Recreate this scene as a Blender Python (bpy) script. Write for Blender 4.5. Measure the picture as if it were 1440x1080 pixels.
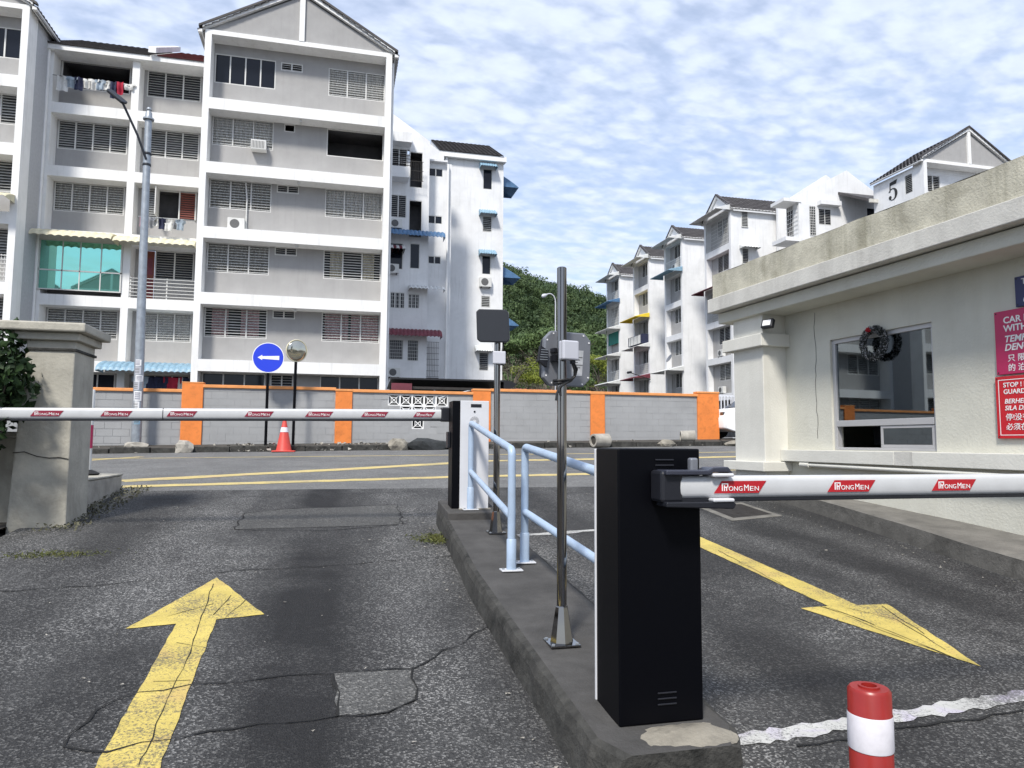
import bpy, bmesh, math, random
from mathutils import Vector, Matrix
R_ = math.radians
random.seed(7)
sc = bpy.context.scene
for o in list(bpy.data.objects): bpy.data.objects.remove(o)
COL = sc.collection

# ------------------------------------------------------------------ camera
# world axes: x to the right along the apartment fronts, y away from the camera, eye at z = 0
F = 1000.0; YAW = R_(13.7); PITCH = math.atan(.082); ROLL = .0061
_fh = Vector((math.sin(YAW), math.cos(YAW), 0)); _r = Vector((math.cos(YAW), -math.sin(YAW), 0))
CF = _fh*math.cos(PITCH) + Vector((0, 0, math.sin(PITCH))); _u = -_fh*math.sin(PITCH) + Vector((0, 0, math.cos(PITCH)))
CR = _r*math.cos(ROLL) + _u*math.sin(ROLL); CU = _u*math.cos(ROLL) - _r*math.sin(ROLL)
cam = bpy.data.cameras.new('camera'); camo = bpy.data.objects.new('camera', cam); COL.objects.link(camo)
cam.sensor_fit = 'HORIZONTAL'; cam.sensor_width = 36; cam.lens = 36*F/1440; cam.clip_end = 6000; cam.clip_start = .05
camo.matrix_world = Matrix(((CR.x, CU.x, -CF.x, 0), (CR.y, CU.y, -CF.y, 0), (CR.z, CU.z, -CF.z, 0), (0, 0, 0, 1)))
sc.camera = camo
sc.render.resolution_x = 1024; sc.render.resolution_y = 768
def ray(px, py): return CF + CR*((px-720)/F) - CU*((py-540)/F)
def on_y(px, py, y): d = ray(px, py); return d*(y/d.y)
def on_x(px, py, x): d = ray(px, py); return d*(x/d.x)
def on_pl(px, py, a, b): d = ray(px, py); return d*(a/(d.z-b*d.y))      # plane z = a + b*y
DRV = (-1.39, .085); ISL = (-1.22, .085); ROADP = (-.9315, .0357)

# ------------------------------------------------------------------ world, sun, exposure
SUN_AZ = math.atan2(-.52, -.854); SUN_EL = R_(50)           # sun stands behind the camera, to its left
sunv = Vector((math.sin(SUN_AZ)*math.cos(SUN_EL), math.cos(SUN_AZ)*math.cos(SUN_EL), math.sin(SUN_EL)))
w = bpy.data.worlds.new('World'); sc.world = w; w.use_nodes = True
nt = w.node_tree; nt.nodes.clear(); N = nt.nodes.new; L = nt.links.new
out = N('ShaderNodeOutputWorld'); bg = N('ShaderNodeBackground'); bg.inputs[1].default_value = .122
sky = N('ShaderNodeTexSky'); sky.sky_type = 'NISHITA'; sky.sun_disc = False; sky.sun_elevation = SUN_EL; sky.sun_rotation = SUN_AZ
sky.air_density = 1.0; sky.dust_density = .6; sky.ozone_density = 2.0
tc = N('ShaderNodeTexCoord'); sep = N('ShaderNodeSeparateXYZ'); L(tc.outputs['Generated'], sep.inputs[0])
def M(op, a, b=None, c=None, tree=None):
    n = (tree or nt).nodes.new('ShaderNodeMath'); n.operation = op
    for i, v in enumerate((a, b, c)):
        if v is None: continue
        if isinstance(v, (int, float)): n.inputs[i].default_value = v
        else: (tree or nt).links.new(v, n.inputs[i])
    return n.outputs[0]
zz = M('MAXIMUM', sep.outputs[2], .0); zz = M('ADD', zz, .13)
cx = M('DIVIDE', sep.outputs[0], zz); cy = M('DIVIDE', sep.outputs[1], zz)
cmb = N('ShaderNodeCombineXYZ'); L(cx, cmb.inputs[0]); L(cy, cmb.inputs[1])
mp = N('ShaderNodeMapping'); mp.inputs['Rotation'].default_value = (0, 0, R_(-32)); mp.inputs['Scale'].default_value = (.8, 1.15, 1); mp.inputs['Location'].default_value = (3.1, 1.7, 0); L(cmb.outputs[0], mp.inputs[0])
def noise(sc_, det, rough, dist, vec):
    n = N('ShaderNodeTexNoise'); n.inputs['Scale'].default_value = sc_; n.inputs['Detail'].default_value = det
    n.inputs['Roughness'].default_value = rough; n.inputs['Distortion'].default_value = dist; L(vec, n.inputs['Vector']); return n.outputs[0]
vor = N('ShaderNodeTexVoronoi'); vor.feature = 'SMOOTH_F1'; vor.inputs['Scale'].default_value = 13; vor.inputs['Smoothness'].default_value = .55
wob = N('ShaderNodeTexNoise'); wob.inputs['Scale'].default_value = 10; wob.inputs['Detail'].default_value = 3; L(mp.outputs[0], wob.inputs['Vector'])
wv = N('ShaderNodeVectorMath'); wv.operation = 'MULTIPLY_ADD'; L(wob.outputs['Color'], wv.inputs[0]); wv.inputs[1].default_value = (.15, .15, 0); L(mp.outputs[0], wv.inputs[2]); L(wv.outputs[0], vor.inputs['Vector'])
puff = M('SUBTRACT', 1.0, M('MULTIPLY', vor.outputs['Distance'], 1.15))           # rounded altocumulus cells
n1 = noise(21, 3, .5, .1, mp.outputs[0]); n2 = noise(1.15, 2, .5, .1, mp.outputs[0]); n3 = noise(32, 3, .6, .2, mp.outputs[0])
dens = M('ADD', M('ADD', M('MULTIPLY', puff, .62), M('MULTIPLY', n1, .5)), M('ADD', M('MULTIPLY', n2, .95), M('MULTIPLY', n3, .15)))
mr = N('ShaderNodeMapRange'); mr.interpolation_type = 'SMOOTHSTEP'; L(dens, mr.inputs[0])
mr.inputs[1].default_value = .68; mr.inputs[2].default_value = 1.3; mr.inputs[3].default_value = .46; mr.inputs[4].default_value = .95
shade = N('ShaderNodeMapRange'); L(n1, shade.inputs[0]); shade.inputs[1].default_value = .3; shade.inputs[2].default_value = .7; shade.inputs[3].default_value = .93; shade.inputs[4].default_value = 1.05
cl = N('ShaderNodeMix'); cl.data_type = 'RGBA'; L(mr.outputs[0], cl.inputs[0]); L(sky.outputs[0], cl.inputs[6])
cc = N('ShaderNodeVectorMath'); cc.operation = 'SCALE'; cc.inputs[0].default_value = (4.25, 4.75, 5.85); L(shade.outputs[0], cc.inputs['Scale'])
L(cc.outputs[0], cl.inputs[7]); L(cl.outputs[2], bg.inputs[0]); L(bg.outputs[0], out.inputs[0])
sl = bpy.data.lights.new('sun', 'SUN'); sl.energy = 2.8; sl.angle = R_(9); sl.color = (1, .95, .87)
so = bpy.data.objects.new('sun', sl); COL.objects.link(so); so.rotation_euler = sunv.to_track_quat('Z', 'Y').to_euler(); so.location = (-20, -40, 60)
vs = sc.view_settings; vs.view_transform = 'Standard'; vs.look = 'None'; vs.gamma = 1; vs.exposure = .72
try: vs.use_curve_mapping = False
except Exception: pass
sc.render.engine = 'CYCLES'

# ------------------------------------------------------------------ materials
def newmat(name):
    m = bpy.data.materials.new(name); m.use_nodes = True; t = m.node_tree; t.nodes.clear()
    o = t.nodes.new('ShaderNodeOutputMaterial'); p = t.nodes.new('ShaderNodeBsdfPrincipled'); t.links.new(p.outputs[0], o.inputs[0]); return m, t, p
def tnoise(t, scale, det=4, rough=.55, vec=None, dist=0):
    n = t.nodes.new('ShaderNodeTexNoise'); n.inputs['Scale'].default_value = scale; n.inputs['Detail'].default_value = det
    n.inputs['Roughness'].default_value = rough; n.inputs['Distortion'].default_value = dist
    if vec is not None: t.links.new(vec, n.inputs['Vector'])
    return n.outputs[0]
def tpos(t, scale=None):
    g = t.nodes.new('ShaderNodeNewGeometry')
    if scale is None: return g.outputs['Position']
    m = t.nodes.new('ShaderNodeMapping'); m.inputs['Scale'].default_value = scale; t.links.new(g.outputs['Position'], m.inputs[0]); return m.outputs[0]
def trange(t, v, a, b, c, d):
    m = t.nodes.new('ShaderNodeMapRange'); t.links.new(v, m.inputs[0])
    for i, x in enumerate((a, b, c, d)): m.inputs[i+1].default_value = x
    return m.outputs[0]
def tmix(t, fac, a, b, blend='MIX'):
    m = t.nodes.new('ShaderNodeMix'); m.data_type = 'RGBA'; m.blend_type = blend
    for i, v in ((0, fac), (6, a), (7, b)):
        if hasattr(v, 'links'): t.links.new(v, m.inputs[i])
        elif isinstance(v, (int, float)): m.inputs[i].default_value = v
        else: m.inputs[i].default_value = tuple(v)+(1,)*(4-len(v))
    return m.outputs[2]
def tbump(t, p, h, strength, dist):
    b = t.nodes.new('ShaderNodeBump'); b.inputs['Strength'].default_value = strength; b.inputs['Distance'].default_value = dist
    t.links.new(h, b.inputs['Height']); t.links.new(b.outputs[0], p.inputs['Normal'])
def mat(name, col, rough=.7, metal=0., var=.12, scale=2.5, bump=0., bscale=60, streak=0., scol=(.12, .12, .11), patch=0., pcol=(.1, .1, .09), pscale=1.2, spec=None, bdist=.01):
    m, t, p = newmat(name)
    pos = tpos(t); c = tmix(t, 1.0, col, (1, 1, 1), 'MULTIPLY')
    if var:
        v = trange(t, tnoise(t, scale, 6, .6, pos), .3, .7, 1-var, 1+var)
        cmbn = t.nodes.new('ShaderNodeCombineColor'); [t.links.new(v, cmbn.inputs[i]) for i in range(3)]
        c = tmix(t, 1.0, col, cmbn.outputs[0], 'MULTIPLY')
    if streak:
        s = trange(t, tnoise(t, 1.0, 5, .65, tpos(t, (5, 5, .35))), .52, .78, 0, streak); c = tmix(t, s, c, scol)
    if patch:
        s = trange(t, tnoise(t, pscale, 7, .68, pos, .4), .5, .68, 0, patch); c = tmix(t, s, c, pcol)
    t.links.new(c, p.inputs['Base Color']); p.inputs['Roughness'].default_value = rough; p.inputs['Metallic'].default_value = metal
    if spec is not None: p.inputs['Specular IOR Level'].default_value = spec
    if bump: tbump(t, p, tnoise(t, bscale, 4, .6, pos), bump, bdist)
    return m
MT = {}
MT['white'] = mat('white_plaster', (.80, .80, .79), .8, var=.06, scale=1.2, bump=.25, bscale=25, streak=.4, scol=(.45, .44, .41), patch=.2, pcol=(.55, .55, .52), pscale=.9)
MT['white_old'] = mat('weathered_white_plaster', (.74, .745, .75), .85, var=.07, scale=.8, bump=.35, bscale=12, streak=.45, scol=(.46, .46, .45), patch=.35, pcol=(.55, .56, .56), pscale=.7)
MT['grey'] = mat('grey_plaster', (.345, .34, .335), .85, var=.07, scale=1.5, bump=.2, bscale=25, streak=.3, scol=(.22, .22, .21), patch=.2, pcol=(.27, .27, .265), pscale=.8)
MT['grey_side'] = mat('rough_grey_render', (.42, .43, .45), .9, var=.08, scale=8, bump=.5, bscale=18)
MT['tile'] = mat('dark_roof_tile', (.055, .05, .05), .7, var=.35, scale=2, bump=.2)
MT['tile_red'] = mat('maroon_roof_tile', (.12, .03, .03), .7, var=.3, scale=2)
MT['frame'] = mat('pale_window_frame', (.62, .62, .6), .5, var=.04)
MT['blade'] = mat('louvre_glass', (.28, .285, .28), .15, var=.5, scale=1.3, spec=.6)
MT['blade_dark'] = mat('dark_louvre_glass', (.07, .075, .085), .15, var=.2, scale=1.6, spec=.7)
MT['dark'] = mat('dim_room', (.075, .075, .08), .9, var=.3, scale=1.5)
MT['glass'] = mat('dark_window_glass', (.008, .01, .016), .05, var=0, spec=.3)
MT['cur_white'] = mat('white_curtain', (.72, .73, .72), .9, var=.12, scale=5)
MT['cur_pink'] = mat('pink_curtain', (.66, .42, .44), .9, var=.18, scale=5)
MT['cur_cream'] = mat('cream_curtain', (.66, .62, .46), .9, var=.2, scale=5)
MT['cur_grey'] = mat('grey_curtain', (.36, .36, .34), .9, var=.2, scale=4)
MT['concrete'] = mat('old_concrete', (.42, .40, .34), .9, var=.18, scale=3, bump=.5, bscale=35, streak=.4, scol=(.16, .15, .125), patch=.4, pcol=(.13, .12, .1), pscale=1.6)
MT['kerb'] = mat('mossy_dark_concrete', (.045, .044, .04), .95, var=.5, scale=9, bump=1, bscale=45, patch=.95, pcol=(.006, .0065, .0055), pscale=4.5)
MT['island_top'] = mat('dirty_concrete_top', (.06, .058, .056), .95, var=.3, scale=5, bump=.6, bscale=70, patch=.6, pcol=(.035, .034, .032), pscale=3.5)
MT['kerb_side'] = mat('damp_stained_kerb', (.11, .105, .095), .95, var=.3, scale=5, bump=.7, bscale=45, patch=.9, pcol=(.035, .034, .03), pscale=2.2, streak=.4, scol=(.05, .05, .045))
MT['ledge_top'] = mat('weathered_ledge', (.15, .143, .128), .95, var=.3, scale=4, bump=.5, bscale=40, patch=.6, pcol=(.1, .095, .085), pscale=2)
MT['cement'] = mat('fresh_cement', (.25, .23, .19), .9, var=.25, scale=8, bump=.6, bscale=60, patch=.8, pcol=(.09, .085, .075), pscale=5)
MT['guard'] = mat('cream_render', (.56, .553, .485), .9, var=.09, scale=1.3, bump=.45, bscale=40, streak=.2, scol=(.40, .375, .29), patch=.18, pcol=(.44, .415, .33), pscale=1.1)
MT['guard_trim'] = mat('pale_cream_trim', (.63, .622, .57), .85, var=.07, scale=2, bump=.3, bscale=40, streak=.15, scol=(.3, .28, .22))
MT['parapet'] = mat('algae_stained_render', (.48, .46, .375), .95, var=.2, scale=4, bump=.7, bscale=45, streak=.75, scol=(.2, .19, .13), patch=.5, pcol=(.22, .205, .15), pscale=2.6)
MT['fascia'] = mat('grey_weathered_render', (.56, .55, .51), .9, var=.1, scale=3, bump=.4, bscale=45, streak=.3, scol=(.22, .21, .19), patch=.25, pcol=(.22, .21, .19), pscale=2.5)
MT['block'] = mat('grey_painted_block', (.315, .32, .325), .9, var=.08, scale=1.3, bump=.3, bscale=40, patch=.18, pcol=(.2, .2, .2), pscale=1.4)
MT['mortar'] = mat('grey_mortar', (.33, .335, .34), .95, var=.1)
MT['orange'] = mat('orange_paint', (.72, .215, .045), .75, var=.1, scale=3, bump=.2, bscale=35, patch=.3, pcol=(.22, .07, .02), pscale=7)
MT['coping'] = mat('faded_orange_paint', (.72, .3, .1), .8, var=.12, scale=3, patch=.3, pcol=(.3, .13, .06), pscale=3)
MT['black'] = mat('black_powder_coat', (.0016, .0018, .0032), .42, var=.05, bump=.06, bscale=400, bdist=.001, spec=.12)
MT['blackp'] = mat('black_plastic', (.014, .015, .02), .4, var=.1, spec=.4)
MT['navyp'] = mat('dark_blue_cast_metal', (.035, .038, .055), .35, var=.1)
MT['whitem'] = mat('white_enamel', (.62, .63, .66), .3, var=.03, scale=6, patch=.06, pcol=(.4, .4, .4), pscale=9)
MT['boom'] = mat('white_aluminium_boom', (.52, .53, .54), .32, var=.05, scale=12, patch=.1, pcol=(.5, .5, .48), pscale=14)
MT['red'] = mat('red_vinyl', (.42, .012, .02), .4, var=.06)
MT['maroon'] = mat('maroon_vinyl', (.24, .012, .035), .45, var=.08)
MT['ink'] = mat('white_print', (.82, .82, .82), .5, var=0)
MT['rail'] = mat('pale_blue_gloss_paint', (.36, .46, .60), .38, var=.08, scale=7, bump=.12, bscale=50, bdist=.002, patch=.3, pcol=(.24, .28, .33), pscale=5)
MT['steel'] = mat('polished_stainless', (.24, .23, .22), .06, metal=1, var=.04)
MT['galv'] = mat('galvanised_steel', (.33, .36, .39), .45, metal=.55, var=.18, scale=9)
MT['antenna'] = mat('charcoal_plastic', (.014, .017, .024), .5, var=.06, bump=.05, bscale=300, bdist=.001)
MT['antback'] = mat('grey_cast_aluminium', (.2, .21, .235), .38, metal=.3, var=.08, scale=9)
MT['boxw'] = mat('light_grey_plastic', (.52, .53, .58), .5, var=.04, bump=.05, bscale=200, bdist=.001)
MT['foil'] = mat('brushed_label', (.5, .51, .53), .35, metal=.1, var=.3, scale=14)
MT['cable'] = mat('black_cable', (.012, .012, .013), .5, var=0)
MT['wood'] = mat('red_door_paint', (.17, .04, .025), .6, var=.15)
MT['greenglass'] = None
MT['awn_blue'] = mat('blue_metal_awning', (.07, .16, .30), .5, var=.25, scale=4)
MT['awn_sky'] = mat('light_blue_awning', (.21, .34, .44), .5, var=.25, scale=5)
MT['awn_red'] = mat('maroon_awning', (.15, .03, .045), .6, var=.25, scale=4)
MT['awn_cream'] = mat('cream_awning', (.62, .58, .42), .6, var=.15, scale=4)
MT['awn_white'] = mat('white_awning', (.62, .63, .62), .55, var=.12, scale=4)
MT['ac'] = mat('air_conditioner_white', (.62, .62, .6), .5, var=.06)
MT['acg'] = mat('fan_grille_dark', (.1, .1, .1), .6, var=.3, scale=25)
MT['blue'] = mat('traffic_blue', (.012, .045, .62), .45, var=.05)
MT['navy'] = mat('navy_sign', (.022, .03, .11), .45, var=.05)
MT['signpink'] = mat('crimson_sign', (.47, .018, .10), .4, var=.06, scale=1.5)
MT['signred'] = mat('red_sign', (.52, .012, .02), .4, var=.06, scale=1.5)
MT['rubber'] = mat('black_rubber', (.012, .012, .012), .7, var=.2)
MT['orange_red'] = mat('faded_red_plastic', (.56, .055, .04), .5, var=.12, scale=8, patch=.15, pcol=(.3, .03, .03), pscale=8)
MT['post_red'] = mat('glossy_red_plastic', (.27, .018, .014), .34, var=.1, scale=20, patch=.15, pcol=(.3, .02, .02), pscale=18)
MT['refl'] = mat('reflective_white_tape', (.72, .70, .74), .4, var=.06, scale=60, patch=.15, pcol=(.5, .48, .5), pscale=25)
MT['stone'] = mat('broken_concrete', (.34, .32, .28), .95, var=.25, scale=5, bump=.5, bscale=30, patch=.3, pcol=(.12, .11, .1), pscale=4)
MT['net_and_shade'] = mat('dark_net_and_shade', (.022, .025, .027), .8, var=.4, scale=14)
MT['bark'] = mat('grey_bark', (.16, .135, .11), .95, var=.3, scale=6, bump=.6, bscale=14)
MT['soil'] = mat('dark_soil', (.055, .05, .042), 1, var=.35, scale=4, bump=.8, bscale=25)
MT['iron'] = mat('rusty_iron_grate', (.03, .026, .024), .7, var=.35, scale=10)
MT['carpaint'] = mat('white_car_paint', (.78, .78, .78), .2, var=.02)
MT['mirror'] = mat('convex_mirror', (.52, .5, .42), .12, metal=1, var=.12, scale=3)
MT['mullion'] = mat('aluminium_frame', (.47, .47, .48), .4, metal=.3, var=.05)
MT['garland'] = mat('tinsel_green', (.02, .025, .022), .8, var=.3, scale=30)
MT['snow'] = mat('tinsel_white', (.5, .5, .53), .7, var=.2, scale=30)
MT['black5'] = mat('black_number_paint', (.02, .02, .02), .7, var=.1)
MT['teal'] = mat('teal_blind', (.01, .17, .14), .7, var=.2)
MT['yellowc'] = mat('yellow_cloth', (.75, .55, .04), .8, var=.12)
MT['roofred'] = mat('red_house_roof', (.3, .09, .06), .8, var=.2)
MT['carport'] = mat('black_carport_sheet', (.012, .012, .014), .45, var=.2)
def leafmat(name, a, b, scale, crowns=0):
    m, t, p = newmat(name); pos = tpos(t); v = trange(t, tnoise(t, scale, 4, .6, pos), .32, .68, 0, 1)
    if crowns:      # neighbouring crowns are of different species
        vo = t.nodes.new('ShaderNodeTexVoronoi'); vo.inputs['Scale'].default_value = crowns; t.links.new(pos, vo.inputs['Vector']); sp_ = t.nodes.new('ShaderNodeSeparateColor'); t.links.new(vo.outputs['Color'], sp_.inputs[0])
        v = M('ADD', M('MULTIPLY', v, .35, tree=t), M('MULTIPLY', sp_.outputs[0], .65, tree=t), tree=t)
    t.links.new(tmix(t, v, a, b), p.inputs['Base Color']); p.inputs['Roughness'].default_value = .6
    p.inputs['Specular IOR Level'].default_value = .25; return m
MT['leaf_hill'] = leafmat('hill_forest_leaf', (.018, .04, .017), (.085, .125, .045), .1, .13)
MT['leaf_mid'] = leafmat('canopy_leaf', (.055, .095, .032), (.10, .15, .05), .35)
MT['leaf_yel'] = leafmat('yellow_green_leaf', (.12, .16, .02), (.22, .25, .04), .8)
MT['leaf_grey'] = leafmat('dry_grey_leaf', (.075, .075, .045), (.13, .125, .085), .8)
MT['leaf_dark'] = leafmat('dark_glossy_leaf', (.008, .022, .008), (.03, .06, .018), 5)
MT['grassy'] = leafmat('grass_blade', (.05, .07, .015), (.13, .13, .04), 9)
# green tinted sheet glass
m, t, p = newmat('green_tinted_glass'); p.inputs['Base Color'].default_value = (.3, .7, .57, 1); p.inputs['Roughness'].default_value = .02; p.inputs['Metallic'].default_value = .9; MT['greenglass'] = m
# clear window glass of the guard house: thin sheet, reflects and lets the dim room through
m = bpy.data.materials.new('tinted_clear_glass'); m.use_nodes = True; t = m.node_tree; t.nodes.clear()
o_ = t.nodes.new('ShaderNodeOutputMaterial'); a_ = t.nodes.new('ShaderNodeBsdfTransparent'); a_.inputs[0].default_value = (.3, .34, .35, 1)
b_ = t.nodes.new('ShaderNodeBsdfGlossy'); b_.inputs['Roughness'].default_value = .015; b_.inputs[0].default_value = (.85, .95, 1, 1)
fr = t.nodes.new('ShaderNodeFresnel'); fr.inputs[0].default_value = 1.75; mx = t.nodes.new('ShaderNodeMixShader')
t.links.new(M('ADD', fr.outputs[0], .12, tree=t), mx.inputs[0]); t.links.new(a_.outputs[0], mx.inputs[1]); t.links.new(b_.outputs[0], mx.inputs[2]); t.links.new(mx.outputs[0], o_.inputs[0]); MT['clearglass'] = m
# asphalt
def asphalt(name, base, light, speck, dscale, stain, stain_col, tracks=None):
    m, t, p = newmat(name); pos = tpos(t)
    v = t.nodes.new('ShaderNodeTexVoronoi'); v.inputs['Scale'].default_value = dscale; t.links.new(pos, v.inputs['Vector'])
    s = t.nodes.new('ShaderNodeSeparateColor'); t.links.new(v.outputs['Color'], s.inputs[0])
    c = tmix(t, trange(t, tnoise(t, 1.3, 7, .7, pos), .3, .7, 0, 1), tuple(x*.8 for x in base), tuple(x*1.4 for x in base))
    wear_ = trange(t, tnoise(t, 1.1, 5, .6, pos, .5), .35, .65, .35, 1)             # stones show more where the binder is worn off
    c = tmix(t, M('MULTIPLY', trange(t, s.outputs[0], .6, .97, 0, speck), wear_, tree=t), c, light)
    c = tmix(t, trange(t, s.outputs[1], .65, .95, 0, .6), c, tuple(x*.35 for x in base))
    st = trange(t, tnoise(t, .42, 5, .6, tpos(t, (1.7, .6, 1)), .6), .43, .62, 0, stain)
    if tracks:       # oil and rubber laid down along the wheel paths (lines of constant x), broken up by noise
        sx = t.nodes.new('ShaderNodeSeparateXYZ'); t.links.new(pos, sx.inputs[0]); nz_ = tnoise(t, .8, 4, .6, pos, .3)
        for xc, wd, amt in tracks:
            d = M('ABSOLUTE', M('SUBTRACT', M('ADD', sx.outputs[0], M('MULTIPLY', nz_, .5, tree=t), tree=t), xc+.25, tree=t), tree=t)
            st = M('MAXIMUM', st, M('MULTIPLY', trange(t, d, wd*.25, wd, amt, 0), trange(t, nz_, .3, .55, .55, 1), tree=t), tree=t)
    c = tmix(t, st, c, stain_col)
    st2 = trange(t, tnoise(t, 2.6, 7, .7, pos, .8), .6, .75, 0, stain*.6); c = tmix(t, st2, c, stain_col)
    t.links.new(c, p.inputs['Base Color']); p.inputs['Roughness'].default_value = .82; p.inputs['Specular IOR Level'].default_value = .35
    h = M('ADD', v.outputs['Distance'], M('MULTIPLY', tnoise(t, dscale*.6, 3, .6, pos), .8, tree=t), tree=t)
    tbump(t, p, h, .8, .01); return m
MT['asphalt'] = asphalt('driveway_asphalt', (.056, .056, .056), (.44, .435, .42), .85, 118, .7, (.0115, .0115, .0125), [(-.12, .55, .95), (-1.75, .45, .6), (2.3, .5, .75), (4.2, .55, .8)])
MT['asphalt_patch'] = asphalt('patched_asphalt', (.072, .072, .07), (.3, .295, .28), .7, 100, .3, (.03, .03, .03))
MT['asphalt_road'] = asphalt('road_asphalt', (.135, .135, .132), (.33, .33, .32), .55, 60, .25, (.085, .085, .085))
MT['crack'] = mat('asphalt_crack', (.009, .009, .009), 1, var=.2)
def paint(name, col, dark, wear):
    m, t, p = newmat(name); pos = tpos(t); c = tmix(t, trange(t, tnoise(t, 5, 5, .6, pos), .35, .7, 0, 1), col, tuple(x*.78 for x in col))
    c = tmix(t, trange(t, tnoise(t, 3.2, 5, .6, pos, .6), .52, .72, 0, .55), c, (col[0]*.8, col[1]*.62, col[2]*1.2))
    vv = t.nodes.new('ShaderNodeTexVoronoi'); vv.feature = 'DISTANCE_TO_EDGE'; vv.inputs['Scale'].default_value = 9
    nn = t.nodes.new('ShaderNodeMix'); nn.data_type = 'VECTOR'; nn.inputs[0].default_value = .35; t.links.new(pos, nn.inputs[4])
    nz = t.nodes.new('ShaderNodeTexNoise'); nz.inputs['Scale'].default_value = 6; t.links.new(pos, nz.inputs['Vector']); t.links.new(nz.outputs['Color'], nn.inputs[5]); t.links.new(nn.outputs[1], vv.inputs['Vector'])
    c = tmix(t, trange(t, vv.outputs[0], .0, .014, .75, 0), c, dark)
    chip = trange(t, M('ADD', tnoise(t, 80, 4, .75, pos), M('MULTIPLY', tnoise(t, 1.9, 4, .6, pos), .8, tree=t), tree=t), 1.08-wear, 1.2-wear, 0, .85); c = tmix(t, chip, c, dark)
    t.links.new(c, p.inputs['Base Color']); p.inputs['Roughness'].default_value = .75; tbump(t, p, tnoise(t, 90, 3, .6, pos), .5, .006); return m
MT['yellow'] = paint('worn_yellow_paint', (.57, .45, .115), (.1, .09, .07), .13)
MT['yellow_far'] = paint('dusty_yellow_paint', (.60, .48, .19), (.16, .15, .13), .12)
MT['whiteline'] = paint('worn_white_paint', (.5, .5, .48), (.09, .09, .09), .2)

# ------------------------------------------------------------------ mesh helpers
class MB:
    def __init__(s): s.v = []; s.f = []; s.m = []
    def add(s, vs, fs, mi=0):
        o = len(s.v); s.v += [tuple(v) for v in vs]; s.f += [tuple(i+o for i in f) for f in fs]; s.m += [mi]*len(fs); return s
    def box(s, x0, x1, y0, y1, z0, z1, mi=0):
        if x0 > x1: x0, x1 = x1, x0
        if y0 > y1: y0, y1 = y1, y0
        if z0 > z1: z0, z1 = z1, z0
        v = [(x0, y0, z0), (x1, y0, z0), (x1, y1, z0), (x0, y1, z0), (x0, y0, z1), (x1, y0, z1), (x1, y1, z1), (x0, y1, z1)]
        return s.add(v, [(0, 3, 2, 1), (4, 5, 6, 7), (0, 1, 5, 4), (1, 2, 6, 5), (2, 3, 7, 6), (3, 0, 4, 7)], mi)
    def prism(s, pts, ax, a0, a1, mi=0):     # polygon in the plane normal to axis ax ('x','y','z'), extruded a0..a1
        n = len(pts)
        def P(p, a): return (a, p[0], p[1]) if ax == 'x' else (p[0], a, p[1]) if ax == 'y' else (p[0], p[1], a)
        v = [P(p, a0) for p in pts]+[P(p, a1) for p in pts]
        return s.add(v, [tuple(range(n)), tuple(range(2*n-1, n-1, -1))]+[(i, i+n, (i+1) % n+n, (i+1) % n) for i in range(n)], mi)
    def tube(s, pts, r, n=10, mi=0, sq=None):
        pts = [Vector(p) for p in pts]; rr = r if isinstance(r, (list, tuple)) else [r]*len(pts); rings = []
        prev = None
        for i, p in enumerate(pts):
            d = (pts[min(i+1, len(pts)-1)]-pts[max(i-1, 0)]).normalized()
            a = Vector((0, 0, 1)) if abs(d.z) < .9 else Vector((1, 0, 0))
            if prev is None: e1 = d.cross(a).normalized()
            else: e1 = (prev-d*prev.dot(d)).normalized()
            prev = e1; e2 = d.cross(e1)
            rings.append([p+(e1*math.cos(2*math.pi*k/n)+e2*math.sin(2*math.pi*k/n))*rr[i] for k in range(n)])
        v = [q for ring in rings for q in ring]; fs = []
        for i in range(len(pts)-1):
            for k in range(n): fs.append((i*n+k, i*n+(k+1) % n, (i+1)*n+(k+1) % n, (i+1)*n+k))
        fs += [tuple(range(n-1, -1, -1)), tuple((len(pts)-1)*n+k for k in range(n))]
        return s.add(v, fs, mi)
    def lathe(s, prof, c=(0, 0, 0), n=24, mi=0, cap=True):
        v = []; fs = []
        for r, z in prof: v += [(c[0]+r*math.cos(2*math.pi*k/n), c[1]+r*math.sin(2*math.pi*k/n), c[2]+z) for k in range(n)]
        for i in range(len(prof)-1):
            for k in range(n): fs.append((i*n+k, i*n+(k+1) % n, (i+1)*n+(k+1) % n, (i+1)*n+k))
        if cap: fs += [tuple(range(n-1, -1, -1)), tuple((len(prof)-1)*n+k for k in range(n))]
        return s.add(v, fs, mi)
    def grid(s, fn, nu, nv, mi=0):
        v = [fn(i/nu, j/nv) for j in range(nv+1) for i in range(nu+1)]
        return s.add(v, [(j*(nu+1)+i, j*(nu+1)+i+1, (j+1)*(nu+1)+i+1, (j+1)*(nu+1)+i) for j in range(nv) for i in range(nu)], mi)
    def xf(s, M_):
        s.v = [tuple(M_ @ Vector(v)) for v in s.v]; return s
    def mesh(s, name, mats, smooth=False, norm=True):
        me = bpy.data.meshes.new(name); me.from_pydata(s.v, [], s.f)
        for mm in (mats if isinstance(mats, (list, tuple)) else [mats]): me.materials.append(MT[mm] if isinstance(mm, str) else mm)
        if any(s.m): me.polygons.foreach_set('material_index', s.m)
        if norm:
            b = bmesh.new(); b.from_mesh(me); bmesh.ops.recalc_face_normals(b, faces=b.faces); b.to_mesh(me); b.free()
        if smooth:
            me.polygons.foreach_set('use_smooth', [True]*len(me.polygons))
            try: me.set_sharp_from_angle(angle=R_(40))
            except Exception: pass
        me.update(); return me
    def build(s, name, mats, parent=None, loc=(0, 0, 0), rz=0, smooth=False, bevel=0, norm=True):
        return link(name, s.mesh(name, mats, smooth, norm), parent, loc, rz, bevel)
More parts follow.
